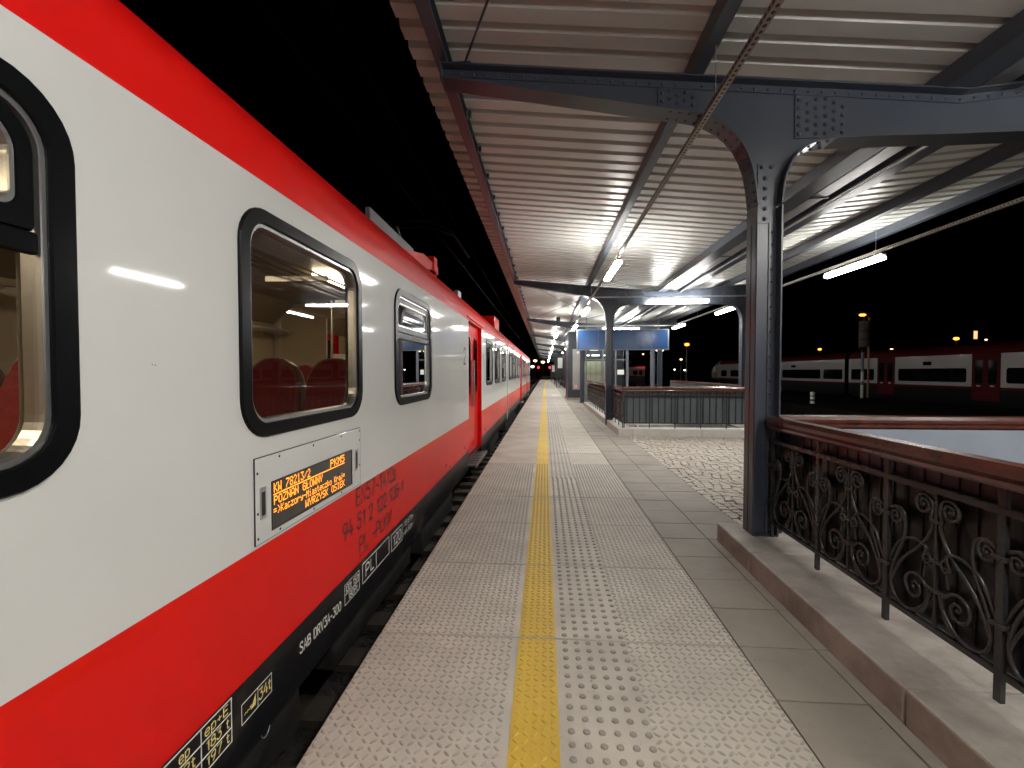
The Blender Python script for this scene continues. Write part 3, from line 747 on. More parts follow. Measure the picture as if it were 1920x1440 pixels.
def railing(name, label, p0, p1, scroll=True, sheet='panel', side=1, first_post=0, zb=.155):
    """local frame: origin at p0, railing runs along local -Y.. use rotation; side: which local x the sheet is on"""
    p0, p1 = Vector(p0), Vector(p1); L = (p1-p0).length; ang = math.atan2(p1.y-p0.y, p1.x-p0.x)-R(90)
    t = thing(name, label, 'railing', (p0.x,p0.y,zb), ang)
    zo = -zb
    n = max(1, round(L/PER)); per = L/n
    h = MB()
    pr = [(-.030,1.035),(-.040,1.048),(-.038,1.062),(-.028,1.070),(-.040,1.084),(-.042,1.108),(-.028,1.134),(0,1.143),(.028,1.134),(.042,1.108),(.040,1.084),(.028,1.070),(.038,1.062),(.040,1.048),(.030,1.035)]
    vs = [(x,-.03,z+zo) for x,z in pr]+[(x,L+.03,z+zo) for x,z in pr]; k = len(pr)
    h.add(vs, [[i,(i+1)%k,k+(i+1)%k,k+i] for i in range(k)]+[list(range(k)),[k+i for i in range(k)]])
    h.build('handrail', M['wood'], t)
    b = MB(); b.box(-.014,.014,0,L,.925+zo,.952+zo); b.build('top_bar', M['iron'], t)
    b = MB(); b.box(-.014,.014,0,L,.262+zo,.285+zo); b.build('bottom_bar', M['iron'], t)
    for i in range(n+1):
        b = MB(); yy = i*per; pw = .016 if scroll else .010; b.box(-.010,.010,yy-pw,yy+pw,0,1.035+zo)
        b.dome((-.014,yy,.938+zo),(-1,0,0),.007,n=6)
        for v in ((.745,.47) if scroll else ()): b.box(-.02,.02,yy-.036,yy+.036,v-.01+zo,v+.01+zo,0,bev=.004)
        b.build('post', M['iron'], t)
    if scroll:
        mbp = scroll_panel_mesh(); base = None
        for i in range(n):
            if base is None:
                base = mbp.build('scrollwork', M['iron'], t); o = base
            else:
                o = base.copy(); C.objects.link(o); o.parent = t
            o.location = (0,(i+.5)*per,zo); o.scale = (1,per/PER,1)
    # sheet behind
    sx = side*.055; s2 = MB(); s2.box(sx-.003,sx+.003,.0,L,.262+zo,1.035+zo)
    if not scroll:
        q = per/8; k_ = 0
        while q < L:
            s2.box(sx-side*.004, sx-side*.028, q-.010, q+.010, .262+zo, 1.035+zo, 1); 
            q += per/4; k_ += 1
        s2.box(sx-side*.004, sx-side*.034, 0, L, .895+zo, .915+zo, 1)
        q = per/4; k_ = 0
        while q < L:
            s2.tube([(sx-side*.020, q+.05*math.cos(a), .966+zo+.045*math.sin(a)) for a in [2*math.pi*i/16 for i in range(17)]], .006, 5, 1); q += per/2
    else:
        q = .05
        while q < L: s2.box(sx-side*.0031, sx-side*.010, q-.006, q+.006, .285+zo, 1.035+zo); q += .10
    s2.build('sheet_panel', [M[sheet],M['iron']], t)
    return t
railing('scroll_railing','black wrought iron scroll railing with wooden handrail in the right foreground',(1.85,3.93,0),(1.85,-4.39,0),side=-1)
railing('plain_railing','wooden topped railing crossing behind the near stairs with plain grey blue sheet',(1.96,4.02,0),(5.35,4.02,0),scroll=False,sheet='panel_grey',side=1)
railing('plain_railing','far right side railing of the near stairs, out to the yard side',(5.46,3.8,0),(5.46,-5.2,0),scroll=False,sheet='panel_grey',side=1)
railing('slate_railing','slate grey ribbed panel railing with small rings beyond the cobbles',(1.89,11.34,0),(5.46,11.34,0),scroll=False,sheet='slate_panel',side=-1)
railing('scroll_railing','short scroll railing between the second column and its corner',(1.86,13.16,0),(1.86,11.36,0),side=-1)
railing('scroll_railing','distant scroll railing running from the second column towards the lift tower',(1.86,20.7,0),(1.86,13.44,0),side=-1)
railing('plain_railing','far side wooden handrail of the far stairs under the lamps',(5.46,20.7,0),(5.46,11.5,0),scroll=False,sheet='slate_panel',side=1)

# ================================================================= TRAIN
XS = -1.2                      # platform side of the body
PROF = [(-1.2,2.31),(-1.203,2.38),(-1.215,2.46),(-1.245,2.545),(-1.295,2.62),(-1.37,2.695),(-1.50,2.785),(-1.70,2.875),(-2.0,2.96),(-2.35,3.00),(-2.64,3.01)]
def rrect(y0,y1,z0,z1,r,n=8):
    pts = []; r_, rb = r if isinstance(r, tuple) else (r, r)
    for (cy,cz,a0,r) in ((y1-r_,z1-r_,0,r_),(y0+r_,z1-r_,90,r_),(y0+rb,z0+rb,180,rb),(y1-rb,z0+rb,270,rb)):
        for i in range(n+1): a = R(a0+90*i/n); pts.append((cy+r*math.cos(a), cz+r*math.sin(a)))
    return pts
def rect_match(y0,y1,z0,z1,hy0,hy1,hz0,hz1,r,n=8):
    """outer points on a rectangle matching rrect(hy0..)"""
    pts = []
    for (cy,cz,oy,oz,q) in ((hy1-r,hz1-r,y1,z1,0),(hy0+r,hz1-r,y0,z1,1),(hy0+r,hz0+r,y0,z0,2),(hy1-r,hz0+r,y1,z0,3)):
        for i in range(n+1):
            t = i/n
            if q in (0,2): first_, second = (oy,None), (None,oz)
            else: first_, second = (None,oz), (oy,None)
            # corner path: side -> corner -> side
            if q == 0 or q == 2:
                a = (oy, cz); b = (oy, oz); c = (cy, oz)
            else:
                a = (cy, oz); b = (oy, oz); c = (oy, cz)
            p = (a[0]+(b[0]-a[0])*t*2, a[1]+(b[1]-a[1])*t*2) if t < .5 else (b[0]+(c[0]-b[0])*(t-.5)*2, b[1]+(c[1]-b[1])*(t-.5)*2)
            pts.append(p)
    return pts
def holed(mb, x, cell, hole, r, m=0, xin=None):
    o = rect_match(*cell,*hole,r); h = rrect(*hole,r); n = len(o)
    vs = [(x,*p) for p in o]+[(x,*p) for p in h]
    mb.add(vs, [[i,(i+1)%n,n+(i+1)%n,n+i] for i in range(n)], m)
    if xin is not None:
        vs = [(x,*p) for p in h]+[(xin,*p) for p in h]
        mb.add(vs, [[i,(i+1)%n,n+(i+1)%n,n+i] for i in range(n)], m, True)
def quad(mb, x, y0,y1,z0,z1,m=0): mb.add([(x,y0,z0),(x,y1,z0),(x,y1,z1),(x,y0,z1)], [[0,1,2,3]], m)
def ring(mb, xo, xi, outer, ro, inner, ri, m=0):
    """raised frame between two rounded rectangles, front at xo, back at xi"""
    a = rrect(*outer,ro); b = rrect(*inner,ri); n = len(a); e = .35
    mid = [((p[0]*.93+q[0]*.07),(p[1]*.93+q[1]*.07)) for p,q in zip(a,b)]; mid2 = [((p[0]*.07+q[0]*.93),(p[1]*.07+q[1]*.93)) for p,q in zip(a,b)]
    L_ = [[(xi,*p) for p in a],[(xo-(xo-xi)*.4,*p) for p in a],[(xo,*p) for p in mid],[(xo,*p) for p in mid2],[(xo-(xo-xi)*.4,*p) for p in b],[(xi-.02*(1 if xo>xi else -1),*p) for p in b]]
    vs = [p for l in L_ for p in l]
    mb.add(vs, [[k*n+i,k*n+(i+1)%n,(k+1)*n+(i+1)%n,(k+1)*n+i] for k in range(5) for i in range(n)], m, False)
WZ = (1.22,2.19); WHZ = (1.245,2.165)
def window(root, x, y0, y1, sash, d=1, glassm='glass', lab=None):
    f = MB(); ring(f, x+.014*d, x-.001*d, (y0,y1,*WZ), .17, (y0+.066,y1-.066,WZ[0]+.062,WZ[1]-.062), .115)
    fo = f.build('window', M['rubber'], root)
    if lab: fo['label'] = lab
    t = MB(); ring(t, x+.002*d, x-.03*d, (y0+.062,y1-.062,WZ[0]+.058,WZ[1]-.058), .118, (y0+.082,y1-.082,WZ[0]+.078,WZ[1]-.078), .10); t.build('trim', M['alu'], fo)
    g = MB(); g.add([(x-.022*d,*p) for p in rrect(y0+.07,y1-.07,WZ[0]+.066,WZ[1]-.066,.11)], [list(range(36))]); g.build('glass', M[glassm], fo)
    if sash:
        s = MB(); zs = 1.83
        ring(s, x-.004*d, x-.018*d, (y0+.085,y1-.085,zs,WZ[1]-.08), (.10,.012), (y0+.125,y1-.125,zs+.05,WZ[1]-.115), (.075,.03))
        s.box(x-.018*d, x+.004*d, y0+.085, y1-.085, zs-.055, zs-.002, 0, bev=.006)
        s.build('sash', [M['rubber']], fo)
        s = MB(); ring(s, x-.008*d, x-.02*d, (y0+.122,y1-.122,zs+.047,WZ[1]-.112), (.075,.03), (y0+.135,y1-.135,zs+.06,WZ[1]-.125), (.065,.025)); s.build('trim', M['alu'], fo)
def door(root, x, y0, y1, d=1):
    xr = x-.07*d; ym = (y0+y1)/2
    for (a, b) in ((y0+.01, ym-.004), (ym+.004, y1-.01)):
        m = MB(); w_ = b-a; hole = (a+w_*.24, b-w_*.24, 1.12, 2.08)
        holed(m, xr, (a,b,.12,2.30), hole, .13, 0, xr-.03*d)
        m.box(xr-.001*d, xr-.035*d, a, b, .12, .20)
        o = m.build('door', M['red_paint'], root)
        f = MB(); ring(f, xr+.010*d, xr-.001*d, (hole[0]-.03,hole[1]+.03,hole[2]-.03,hole[3]+.03), .15, hole, .12); f.build('window_seal', M['rubber'], o)
        g = MB(); g.add([(xr-.015*d,*p) for p in rrect(*hole,.13)], [list(range(36))]); g.build('glass', M['dark_glass'], o)
    m = MB(); m.cyl((xr+.03*d,ym+.10,.9),(xr+.03*d,ym+.10,1.7),.014,8); m.cyl((xr+.03*d,ym-.10,.9),(xr+.03*d,ym-.10,1.7),.014,8)
    m.build('door_handle', M['alu'], root)
    s = MB(); s.box(x-.35*d, x+.10*d, y0+.05, y1-.05, -.02, .0,0); s.box(x+.10*d, x+.11*d, y0+.05, y1-.05, -.035, .02,1); s.box(x-.4*d,x-.33*d,y0,y1,-.3,.12,2)
    for i in range(9): s.box(x-.33*d, x+.09*d, y0+.1+i*.15, y0+.13+i*.15, .001, .008, 1)
    s.build('door_step', [M['dark_under'], M['galv'], M['black_paint']], root)

def carriage(label, y0, y1, wins, doors, lit, gap0=False, roofbits=(), seats=()):
    root = thing('train_carriage', label, 'train carriage', (-2.64,0,-.76), 0, 'coupled carriages of the red and white train')
    def B(mb, name, mats, parent=None):
        o = mb.build(name, mats, parent or root)
        return o
    root.location = (0,0,0)
    W = [M['white_paint'], M['red_paint'], M['black_paint'], M['roof_grey'], M['cream']]
    mb = MB()
    # platform side: strip cells along Y
    items = sorted([(a,b,'w') for a,b,_ in wins]+[(a,b,'d') for a,b in doors])
    for side in (1, -1):
        x = XS if side == 1 else -4.08; xi = x-.07*side
        cur = y0
        def plain(a, b):
            if b-a < .001: return
            quad(mb, x, a, b, .76, 2.31, 0); quad(mb, x, a, b, .26, .76, 1); quad(mb, x-.004*side, a, b, -.03, .26, 2); quad(mb, xi, a, b, .39, 2.5, 4)
        for (a, b, kind) in items:
            if kind == 'w':
                plain(cur, a-.08)
                c = (a-.08, b+.08)
                hole = (a+.03,b-.03,WHZ[0]+.01,WHZ[1]-.01)
                holed(mb, x, (*c,.76,2.31), hole, .145, 0, xi)
                holed(mb, xi-.001*side, (*c,.39,2.5), (a+.075,b-.075,WHZ[0]+.045,WHZ[1]-.045), .11, 4)
                quad(mb, x, *c, .26, .76, 1); quad(mb, x-.004*side, *c, -.03, .26, 2); cur = c[1]
            else:
                plain(cur, a)
                # recess jambs (red), header
                for yy in (a, b): mb.add([(x,yy,.10),(xi-.03*side,yy,.10),(xi-.03*side,yy,2.31),(x,yy,2.31)], [[0,1,2,3]], 1)
                mb.add([(x,a,2.31),(x,b,2.31),(xi-.03*side,b,2.31),(xi-.03*side,a,2.31)], [[0,1,2,3]], 1)
                mb.add([(x,a,.10),(x,b,.10),(xi-.03*side,b,.10),(xi-.03*side,a,.10)], [[0,1,2,3]], 2)
                cur = b
        plain(cur, y1)
    # solebar lip
    mb.box(XS-.12, XS-.004, y0, y1, -.05, -.031, 2)
    # roof
    prof = PROF; full = prof + [(-5.28-p[0], p[1]) for p in prof[:-1][::-1]]
    n = len(full); vs = [(p[0],y0,p[1]) for p in full]+[(p[0],y1,p[1]) for p in full]
    mb.add(vs, [[i,i+1,n+i+1,n+i] for i in range(n-1)], 1, True)
    for i in range(n-1):
        mb.m[len(mb.m)-(n-1)+i] = 1 if min(i, n-2-i) < 8 else 3
    # rain strip above doors
    for (a,b) in doors: mb.box(XS-.004, XS+.018, a-.15, b+.35, 2.345, 2.365, 1)
    for yy in (y0, y1):   # end walls
        mb.add([(p[0],yy,p[1]) for p in full]+[(-4.08,yy,-.03),(-1.2,yy,-.03)], [list(range(n+2))], 0 if not gap0 else 2)
    o = B(mb, 'body', W)
    # interior
    it = MB(); it.box(-4.0,-1.28,y0+.02,y1-.02,.35,.39,0); it.add([(-4.0,y0+.02,2.50),(-1.28,y0+.02,2.50),(-1.28,y1-.02,2.50),(-4.0,y1-.02,2.50)], [[0,1,2,3]], 1)
    it.prism([(-1.28,2.2),(-1.28,2.5),(-1.62,2.5)], 'y', y0+.02, y1-.02, 1); it.prism([(-4.0,2.2),(-4.0,2.5),(-3.66,2.5)], 'y', y0+.02, y1-.02, 1)
    B(it, 'interior_lining', [M['floor_in'], M['ceil_in']])
    # partitions at vestibules
    for (a,b) in doors:
        for yy in (a-.62, b+.5):
            if yy < y0+.3 or yy > y1-.3: continue
            p = MB(); p.box(-1.5,-1.29,yy-.02,yy+.02,.39,2.49); p.box(-4.0,-3.20,yy-.02,yy+.02,.39,2.49); p.box(-3.2,-1.98,yy-.02,yy+.02,2.28,2.49)
            p.cyl((-2.0,yy-.03,.39),(-2.0,yy-.03,2.48),.018,8,1); B(p, 'partition', [M['cream'],M['alu']])
    if lit:
        for (yy) in lit:
            l = MB(); l.box(-2.30,-2.12,yy,yy+1.25,2.455,2.49); B(l, 'ceiling_light', M['car_light'])
            if yy < 0: l = MB(); l.box(-3.16,-2.98,yy,yy+1.25,2.455,2.49); B(l, 'ceiling_light', M['car_light'])
        for sx in (-1.29,-3.99):
            k = MB(); sg = -1 if sx > -2 else 1
            for i in range(5): k.cyl((sx+sg*(.06+i*.07),y0+.3,2.08),(sx+sg*(.06+i*.07),doors[0][0]-.7 if doors else y1-.3,2.08),.007,6)
            yy = y0+.4
            while yy < (doors[0][0]-.7 if doors else y1): k.box(sx,sx+sg*.38,yy,yy+.02,2.04,2.07); yy += .93
            B(k, 'luggage_rack', M['alu'])
    for (yc, face) in seats:
        for (xa, xb) in ((-1.74,-1.32),(-2.20,-1.78),(-3.96,-3.54),(-3.50,-3.08)):
            s = MB()
            o_ = rrect(xa,xb,.80,1.60,(.20,.05),6); f0 = face
            th = .05
            lay = []
            for (k, off) in ((.90,-th),(1.0,-th*.55),(1.0,th*.55),(.90,th)):
                cx_ = (xa+xb)/2; cz_ = 1.2
                lay.append([(cx_+(p[0]-cx_)*k, yc+off+(-.10*f0*(p[1]-.8)/.8), cz_+(p[1]-cz_)*(1-(1-k)*.5)) for p in o_])
            vs = [p for l in lay for p in l]; n_ = len(o_)
            s.add(vs, [[q*n_+i,q*n_+(i+1)%n_,(q+1)*n_+(i+1)%n_,(q+1)*n_+i] for q in range(3) for i in range(n_)], 1, True)
            s.add(lay[0], [list(range(n_))], 0); s.add(lay[3], [list(range(n_))], 0)
            s.box(xa+.02, xb-.02, min(yc,yc+f0*.48), max(yc,yc+f0*.48), .70, .82, 0, bev=.04)
            B(s, 'seat', [M['seat'],M['seat_shell']])
        g = MB(); g.box(-2.25,-1.30,yc-.03,yc+.03,.40,.78); g.box(-3.98,-3.03,yc-.03,yc+.03,.40,.78); B(g, 'seat_base', M['seat_shell'])
    for (a,b,sash) in wins:
        window(root, XS, a, b, sash); window(root, -4.08, a, b, sash, -1)
    for (a,b) in doors:
        door(root, XS, a, b); door(root, -4.08, a, b, -1)
    # underframe
    u = MB(); yy = y0+.4
    rnd = random.Random(int(abs(y0)*10)+3)
    while yy < y1-1:
        L = rnd.uniform(.7,1.9); near_door = any(a-.3 < yy+L and yy < b+.3 for a,b in doors)
        if not near_door: u.box(-1.85, -1.30-rnd.uniform(0,.08), yy, yy+L, -.42-rnd.uniform(0,.15), -.055, 0, bev=.01)
        yy += L+rnd.uniform(.15,.5)
    u.box(-3.9,-1.75,y0+.2,y1-.2,-.5,-.06)
    B(u, 'underframe_box', M['dark_under'])
    for (xx,zz,rr) in ((-1.33,-.10,.014),):
        u = MB(); u.tube([(xx, y0+.3+i*.8, zz+.012*math.sin(i*1.7)) for i in range(int((y1-y0-.6)/.8))], rr, 6); B(u, 'pipe', M['dark_under'])
    for yb in (y0+3.2, y1-3.2):
        u = MB()
        for dy in (-1.3,1.3):
            for sx in (-1.89,-3.39):
                ring_ = [(sx, yb+dy+.46*math.cos(t), -.30+.46*math.sin(t)) for t in [2*math.pi*i/24 for i in range(24)]]
                u.add(ring_+[(sx+.12,*p[1:]) for p in ring_], [list(range(24)),[24+i for i in range(24)]]+[[i,(i+1)%24,24+(i+1)%24,24+i] for i in range(24)])
        u.box(-1.78,-1.5,yb-1.8,yb+1.8,-.45,-.15,0,bev=.02)
        B(u, 'bogie', M['dark_under'])
    return root

car1_w = [(-6.2,-5.0,0),(-4.0,-2.8,1),(-1.95,-.75,0),(-.09,1.12,1),(1.76,2.98,0),(3.66,4.86,1),(9.45,10.62,0),(11.12,12.30,0),(12.95,14.15,1)]
car1 = carriage('nearest red and white train carriage filling the left side, with amber route display', -7.0, 14.75, car1_w, [(7.3,8.8)], [-3.2,-.6,4.5,7.4,11.5], gap0=False,  # the vestibule light is added to brighten its dark door leaves
                seats=[(-.48,1),(-.66,-1),(1.50,1),(1.32,-1),(3.42,1),(3.24,-1),(5.35,-1),(6.15,-1),(11.0,1),(12.7,-1)])
car2_w = [(15.5,16.7,0),(17.15,18.35,1),(18.85,20.05,0),(20.6,21.8,1),(24.5,25.7,0),(26.2,27.4,1),(27.95,29.0,0),(32.3,33.5,0),(34.2,35.4,1)]
car2 = carriage('farther red and white train carriage coupled ahead, ending at the tracks', 15.05, 37.2, car2_w, [(22.6,24.1),(30.2,31.7)], [], seats=[])
mb = MB(); mb.box(-3.10,-2.86,6.66,6.665,1.48,1.76); mb.build('notice', M['paper'], car1)
mb = MB(); mb.box(-3.99,-3.984,4.9,5.06,1.52,1.70); mb.build('notice', M['letter_black'], car1)
for (px_,py_) in ((-2.3,6.3),(-2.95,6.3)):
    mb = MB(); mb.cyl((px_,py_,.4),(px_,py_,2.48),.02,8); mb.build('grab_pole', M['alu'], car1)
# gangway bellows
mb = MB()
for i in range(5): y = 14.77+i*.055; mb.box(-3.6,-1.42,y,y+.03,-.05,2.75)
mb.build('gangway_bellows', M['black_paint'], car1)
# roof equipment of the near carriage
mb = MB(); mb.prism([(4.0,2.80),(5.35,2.82),(5.35,2.915),(4.0,2.93)], 'x', -1.56, -1.52); mb.build('roof_screen', M['roof_grey'], car1)
mb = MB(); mb.prism([(4.6,2.74),(5.6,2.74),(5.9,2.80),(6.25,2.80),(6.25,2.90),(5.5,2.90),(5.3,2.86)], 'x', -1.72, -1.44); mb.box(-1.60,-1.42,5.95,6.12,2.80,2.985,0,bev=.01); mb.box(-1.66,-1.50,6.2,6.42,2.80,2.88)
mb.build('roof_fairing', M['red_paint'], car1)
mb = MB(); mb.box(-1.55,-1.47,7.9,8.15,2.78,2.89,0,bev=.01); mb.build('roof_bracket', M['galv'], car1)
mb = MB(); mb.box(-2.3,-1.42,13.2,14.4,2.72,3.09,0,bev=.03); mb.build('roof_box', M['red_paint'], car1)
mb = MB(); mb.box(-1.62,-1.52,2.2,4.2,2.80,2.825); 
for i in range(14): mb.box(-1.53,-1.50,2.25+i*.14,2.33+i*.14,2.78,2.805)
mb.build('roof_grille', M['galv'], car1)
# pantograph, folded, dark
mb = MB()
pa = [(-3.4,7.6,3.3),(-3.2,7.6,3.75),(-2.9,7.6,3.95),(-2.1,7.6,3.98),(-1.9,7.6,3.95),(-1.55,7.6,3.80),(-1.3,7.6,3.45)]
mb.tube(pa, .018, 6); mb.tube([(p[0],p[1]+.35,p[2]) for p in pa], .018, 6)
mb.tube([(-2.9,8.6,3.1),(-2.75,7.8,3.95)], .02, 6); mb.tube([(-2.4,8.6,3.1),(-2.5,7.8,3.95)], .02, 6); mb.tube([(-2.65,6.6,3.05),(-2.65,8.6,3.2)], .03, 6)
mb.build('pantograph', M['black_paint'], car1)

# --- destination display panel
pan = MB(); z0, z1, a, b = .775, 1.137, 1.842, 2.945
pan.box(XS, XS+.006, a, b, z0, z1, 0, bev=.002)
po = pan.build('display_panel', M['white_paint'], car1)
edge = MB()
for (y_0,y_1,q0,q1) in ((a-.003,b+.003,z1,z1+.0035),(a-.0035,a,z0,z1),(b,b+.003,z0,z1),(a,b,z0-.002,z0)): edge.box(XS+.001,XS+.0055,y_0,y_1,q0,q1)
edge.build('panel_gap', M['letter_black'], po)
sc = MB(); sc.box(XS+.0062, XS+.0075, 1.961, 2.80, .810, 1.014); so = sc.build('screen', M['screen'], po)
fr = MB()
for (y_0,y_1,q0,q1) in ((1.953,2.808,1.014,1.020),(1.953,2.808,.804,.810),(1.953,1.961,.81,1.014),(2.80,2.808,.81,1.014)): fr.box(XS+.0062,XS+.0095,y_0,y_1,q0,q1)
fr.build('screen_frame', M['letter_black'], po)
sw = MB()
for (yy,zz) in ((1.857,1.075),(1.857,.905),(2.02,1.12),(2.33,1.12),(2.66,1.12),(2.93,1.06),(2.93,.90),(2.93,1.12),(2.33,.79),(2.02,.79),(2.66,.79),(1.857,.80)):
    sw = MB(); sw.dome((XS+.006,yy,zz),(1,0,0),.0065,.003); sw.build('screw', M['letter_black'], po)
for (y_0,y_1) in ((1.872,1.915),(2.856,2.90)):
    h = MB(); h.box(XS+.0062,XS+.008,y_0,y_1,.875,1.010,0); h.box(XS+.0082,XS+.0095,y_0+.010,y_1-.010,.89,.99,1)
    h.build('flush_handle', [M['galv'],M['letter_black']], po)
DZ = lambda f: 1.014-.204*f
lx = XS+.0085
LT = M['led']
led_text('KW 78213/2', 1.970, DZ(.235), 2.290, .204*.21, lx, LT, so)
led_text('PKM5', 2.515, DZ(.235), 2.695, .204*.21, lx, LT, so)
ul = MB(); ul.box(lx-.0004, lx+.0006, 1.966, 2.697, DZ(.285), DZ(.262)); ul.build('underline', LT, so)
led_text('POZNAN GŁOWNY', 1.970, DZ(.50), 2.420, .204*.19, lx, LT, so)
led_text('=>Kaczory-Miasteczko Kraj=', 1.966, DZ(.715), 2.697, .204*.18, lx, LT, so)
led_text('WYRZYSK OSIEK', 2.240, DZ(.945), 2.697, .204*.19, lx, LT, so)
# --- painted lettering
xl = XS+.0015; K = M['letter_black']
side_text('EN57-1412s', 2.885, .640, 3.676, .108, xl, K, car1)
side_text('94 51 2 122 935-1', 2.683, .485, 3.876, .100, xl, K, car1)
side_text('PL -PLKW', 2.930, .325, 3.560, .098, xl, K, car1)
ul = MB(); ul.box(xl-.0005,xl+.0006,2.925,3.075,.300,.306); ul.build('underline', K, car1)
side_text('2', 6.84, 1.62, 7.03, .23, xl, K, car1, wt=.15)
side_text('1', 9.02, 1.62, 9.15, .23, xl, K, car1)
for (y_0, y_1, zz) in ((6.86,7.10,1.20),(6.86,7.15,1.165),(6.86,7.08,1.13),(6.86,7.12,1.06),(6.86,7.15,1.025),(6.86,7.05,.99),(6.3,6.8,1.14)):
    if y_0 > 6.5: side_text('0-0-0-0', y_0, zz, y_1, .018, xl, M['galv'], car1)
pg = MB()
for (q0,q1,w0,w1) in ((1.44,1.446,6.88,7.10),(1.534,1.54,6.88,7.10),(1.446,1.534,6.88,6.888),(1.446,1.534,7.092,7.10),(1.46,1.52,6.97,7.02)): pg.box(xl-.0005,xl+.0006,w0,w1,q0,q1)
pg.build('pictogram', M['galv'], car1)
def boxline(y0,y1,z0,z1,t,m,parent,ys=(),zs=()):
    q = MB(); X0, X1 = XS-.0038, XS-.0022
    q.box(X0,X1,y0,y0+t,z0,z1); q.box(X0,X1,y1-t,y1,z0,z1); q.box(X0,X1,y0+t,y1-t,z0,z0+t); q.box(X0,X1,y0+t,y1-t,z1-t,z1)
    for v in ys: q.box(X0,X1,v,v+t,z0+t,z1-t)
    for v in zs: q.box(X0,X1+.0003,y0+t,y1-t,v,v+t)
    return q.build('marking_frame', m, parent)
xw = XS-.003; Wm = M['letter_white']; Ym = M['letter_yellow']
side_text('SAB DRV3A-300', 2.192, .108, 2.655, .052, xw, Wm, car1, z1=.092)
boxline(2.709,2.932,.085,.212,.003,Wm,car1,zs=(.146,))
side_text('130t 150t', 2.722, .158, 2.922, .040, xw, Wm, car1); side_text('180Pt', 2.76, .097, 2.90, .040, xw, Wm, car1)
boxline(2.984,3.516,.092,.226,.005,Wm,car1,ys=(3.235,))
side_text('PL', 3.04, .122, 3.19, .078, xw, Wm, car1)
boxline(3.570,3.845,.080,.216,.005,Wm,car1)
side_text('120', 3.61, .108, 3.81, .080, xw, Wm, car1)
side_text('o15.67mo', 3.885, .170, 4.18, .040, xw, Wm, car1); side_text('|-64.92m-|', 3.875, .100, 4.18, .040, xw, Wm, car1)
boxline(1.747,1.953,.088,.172,.0022,Wm,car1,ys=(1.852,))
side_text('34t', 1.862, .110, 1.945, .045, xw, Ym, car1)
zg = MB(); zg.tube([(xw,1.765+i*.008,.118+(.008 if i%2 else 0)) for i in range(7)], .0012, 4); zg.prism([(1.806,.112),(1.838,.112),(1.838,.158)], 'x', xw-.0004, xw+.0006); zg.tube([(xw,1.80,.128),(xw,1.842,.128)], .0012, 4)
zg.build('brake_symbol', Ym, car1)
boxline(1.36,1.690,.072,.246,.004,Wm,car1,ys=(1.527,),zs=(.186,.128))
side_text('ep+E', 1.548, .200, 1.668, .034, xw, Ym, car1); side_text('183 t', 1.552, .142, 1.674, .036, xw, Ym, car1); side_text('197 t', 1.552, .086, 1.674, .035, xw, Ym, car1)
side_text('ep', 1.43, .200, 1.475, .034, xw, Ym, car1); side_text('172t', 1.385, .142, 1.50, .036, xw, Ym, car1); side_text('186t', 1.385, .086, 1.50, .035, xw, Ym, car1)
# white plate and hanging ring under the solebar
mb = MB(); mb.box(XS-.03,XS-.02,4.55,4.62,-.02,.04); mb.build('label_plate', M['letter_white'], car1)
mb = MB(); mb.tube([(-1.22,1.93+.035*math.cos(a),-.05+.05*math.sin(a)) for a in [2*math.pi*i/20 for i in range(21)]], .0025, 6); mb.tube([(-1.22,1.895,-.04),(-1.24,1.85,-.03),(-1.24,1.83,-.0),(-1.24,1.85,.01)], .0025, 6)
mb.build('release_ring', M['galv'], car1)
mb = MB(); mb.tube([(-1.23,2.24+.02*math.cos(a),-.03+.05*math.sin(a)) for a in [2*math.pi*i/20 for i in range(21)]], .004, 6); mb.build('hose_loop', mat('hose_red', (.2,.05,.06), .6), car1)
for yy in (5.6, 6.9, 9.2):
    mb = MB(); mb.dome((XS,yy,.36),(1,0,0),.018,.008); mb.dome((XS,yy+.22,.30),(1,0,0),.014,.006); mb.build('bolt_cover', M['dark_red'], car1)
mb = MB(); mb.dome((XS,1.352,1.522),(1,0,0),.0022,.001); mb.dome((XS,1.363,1.520),(1,0,0),.0022,.001); mb.build('screw', K, car1)

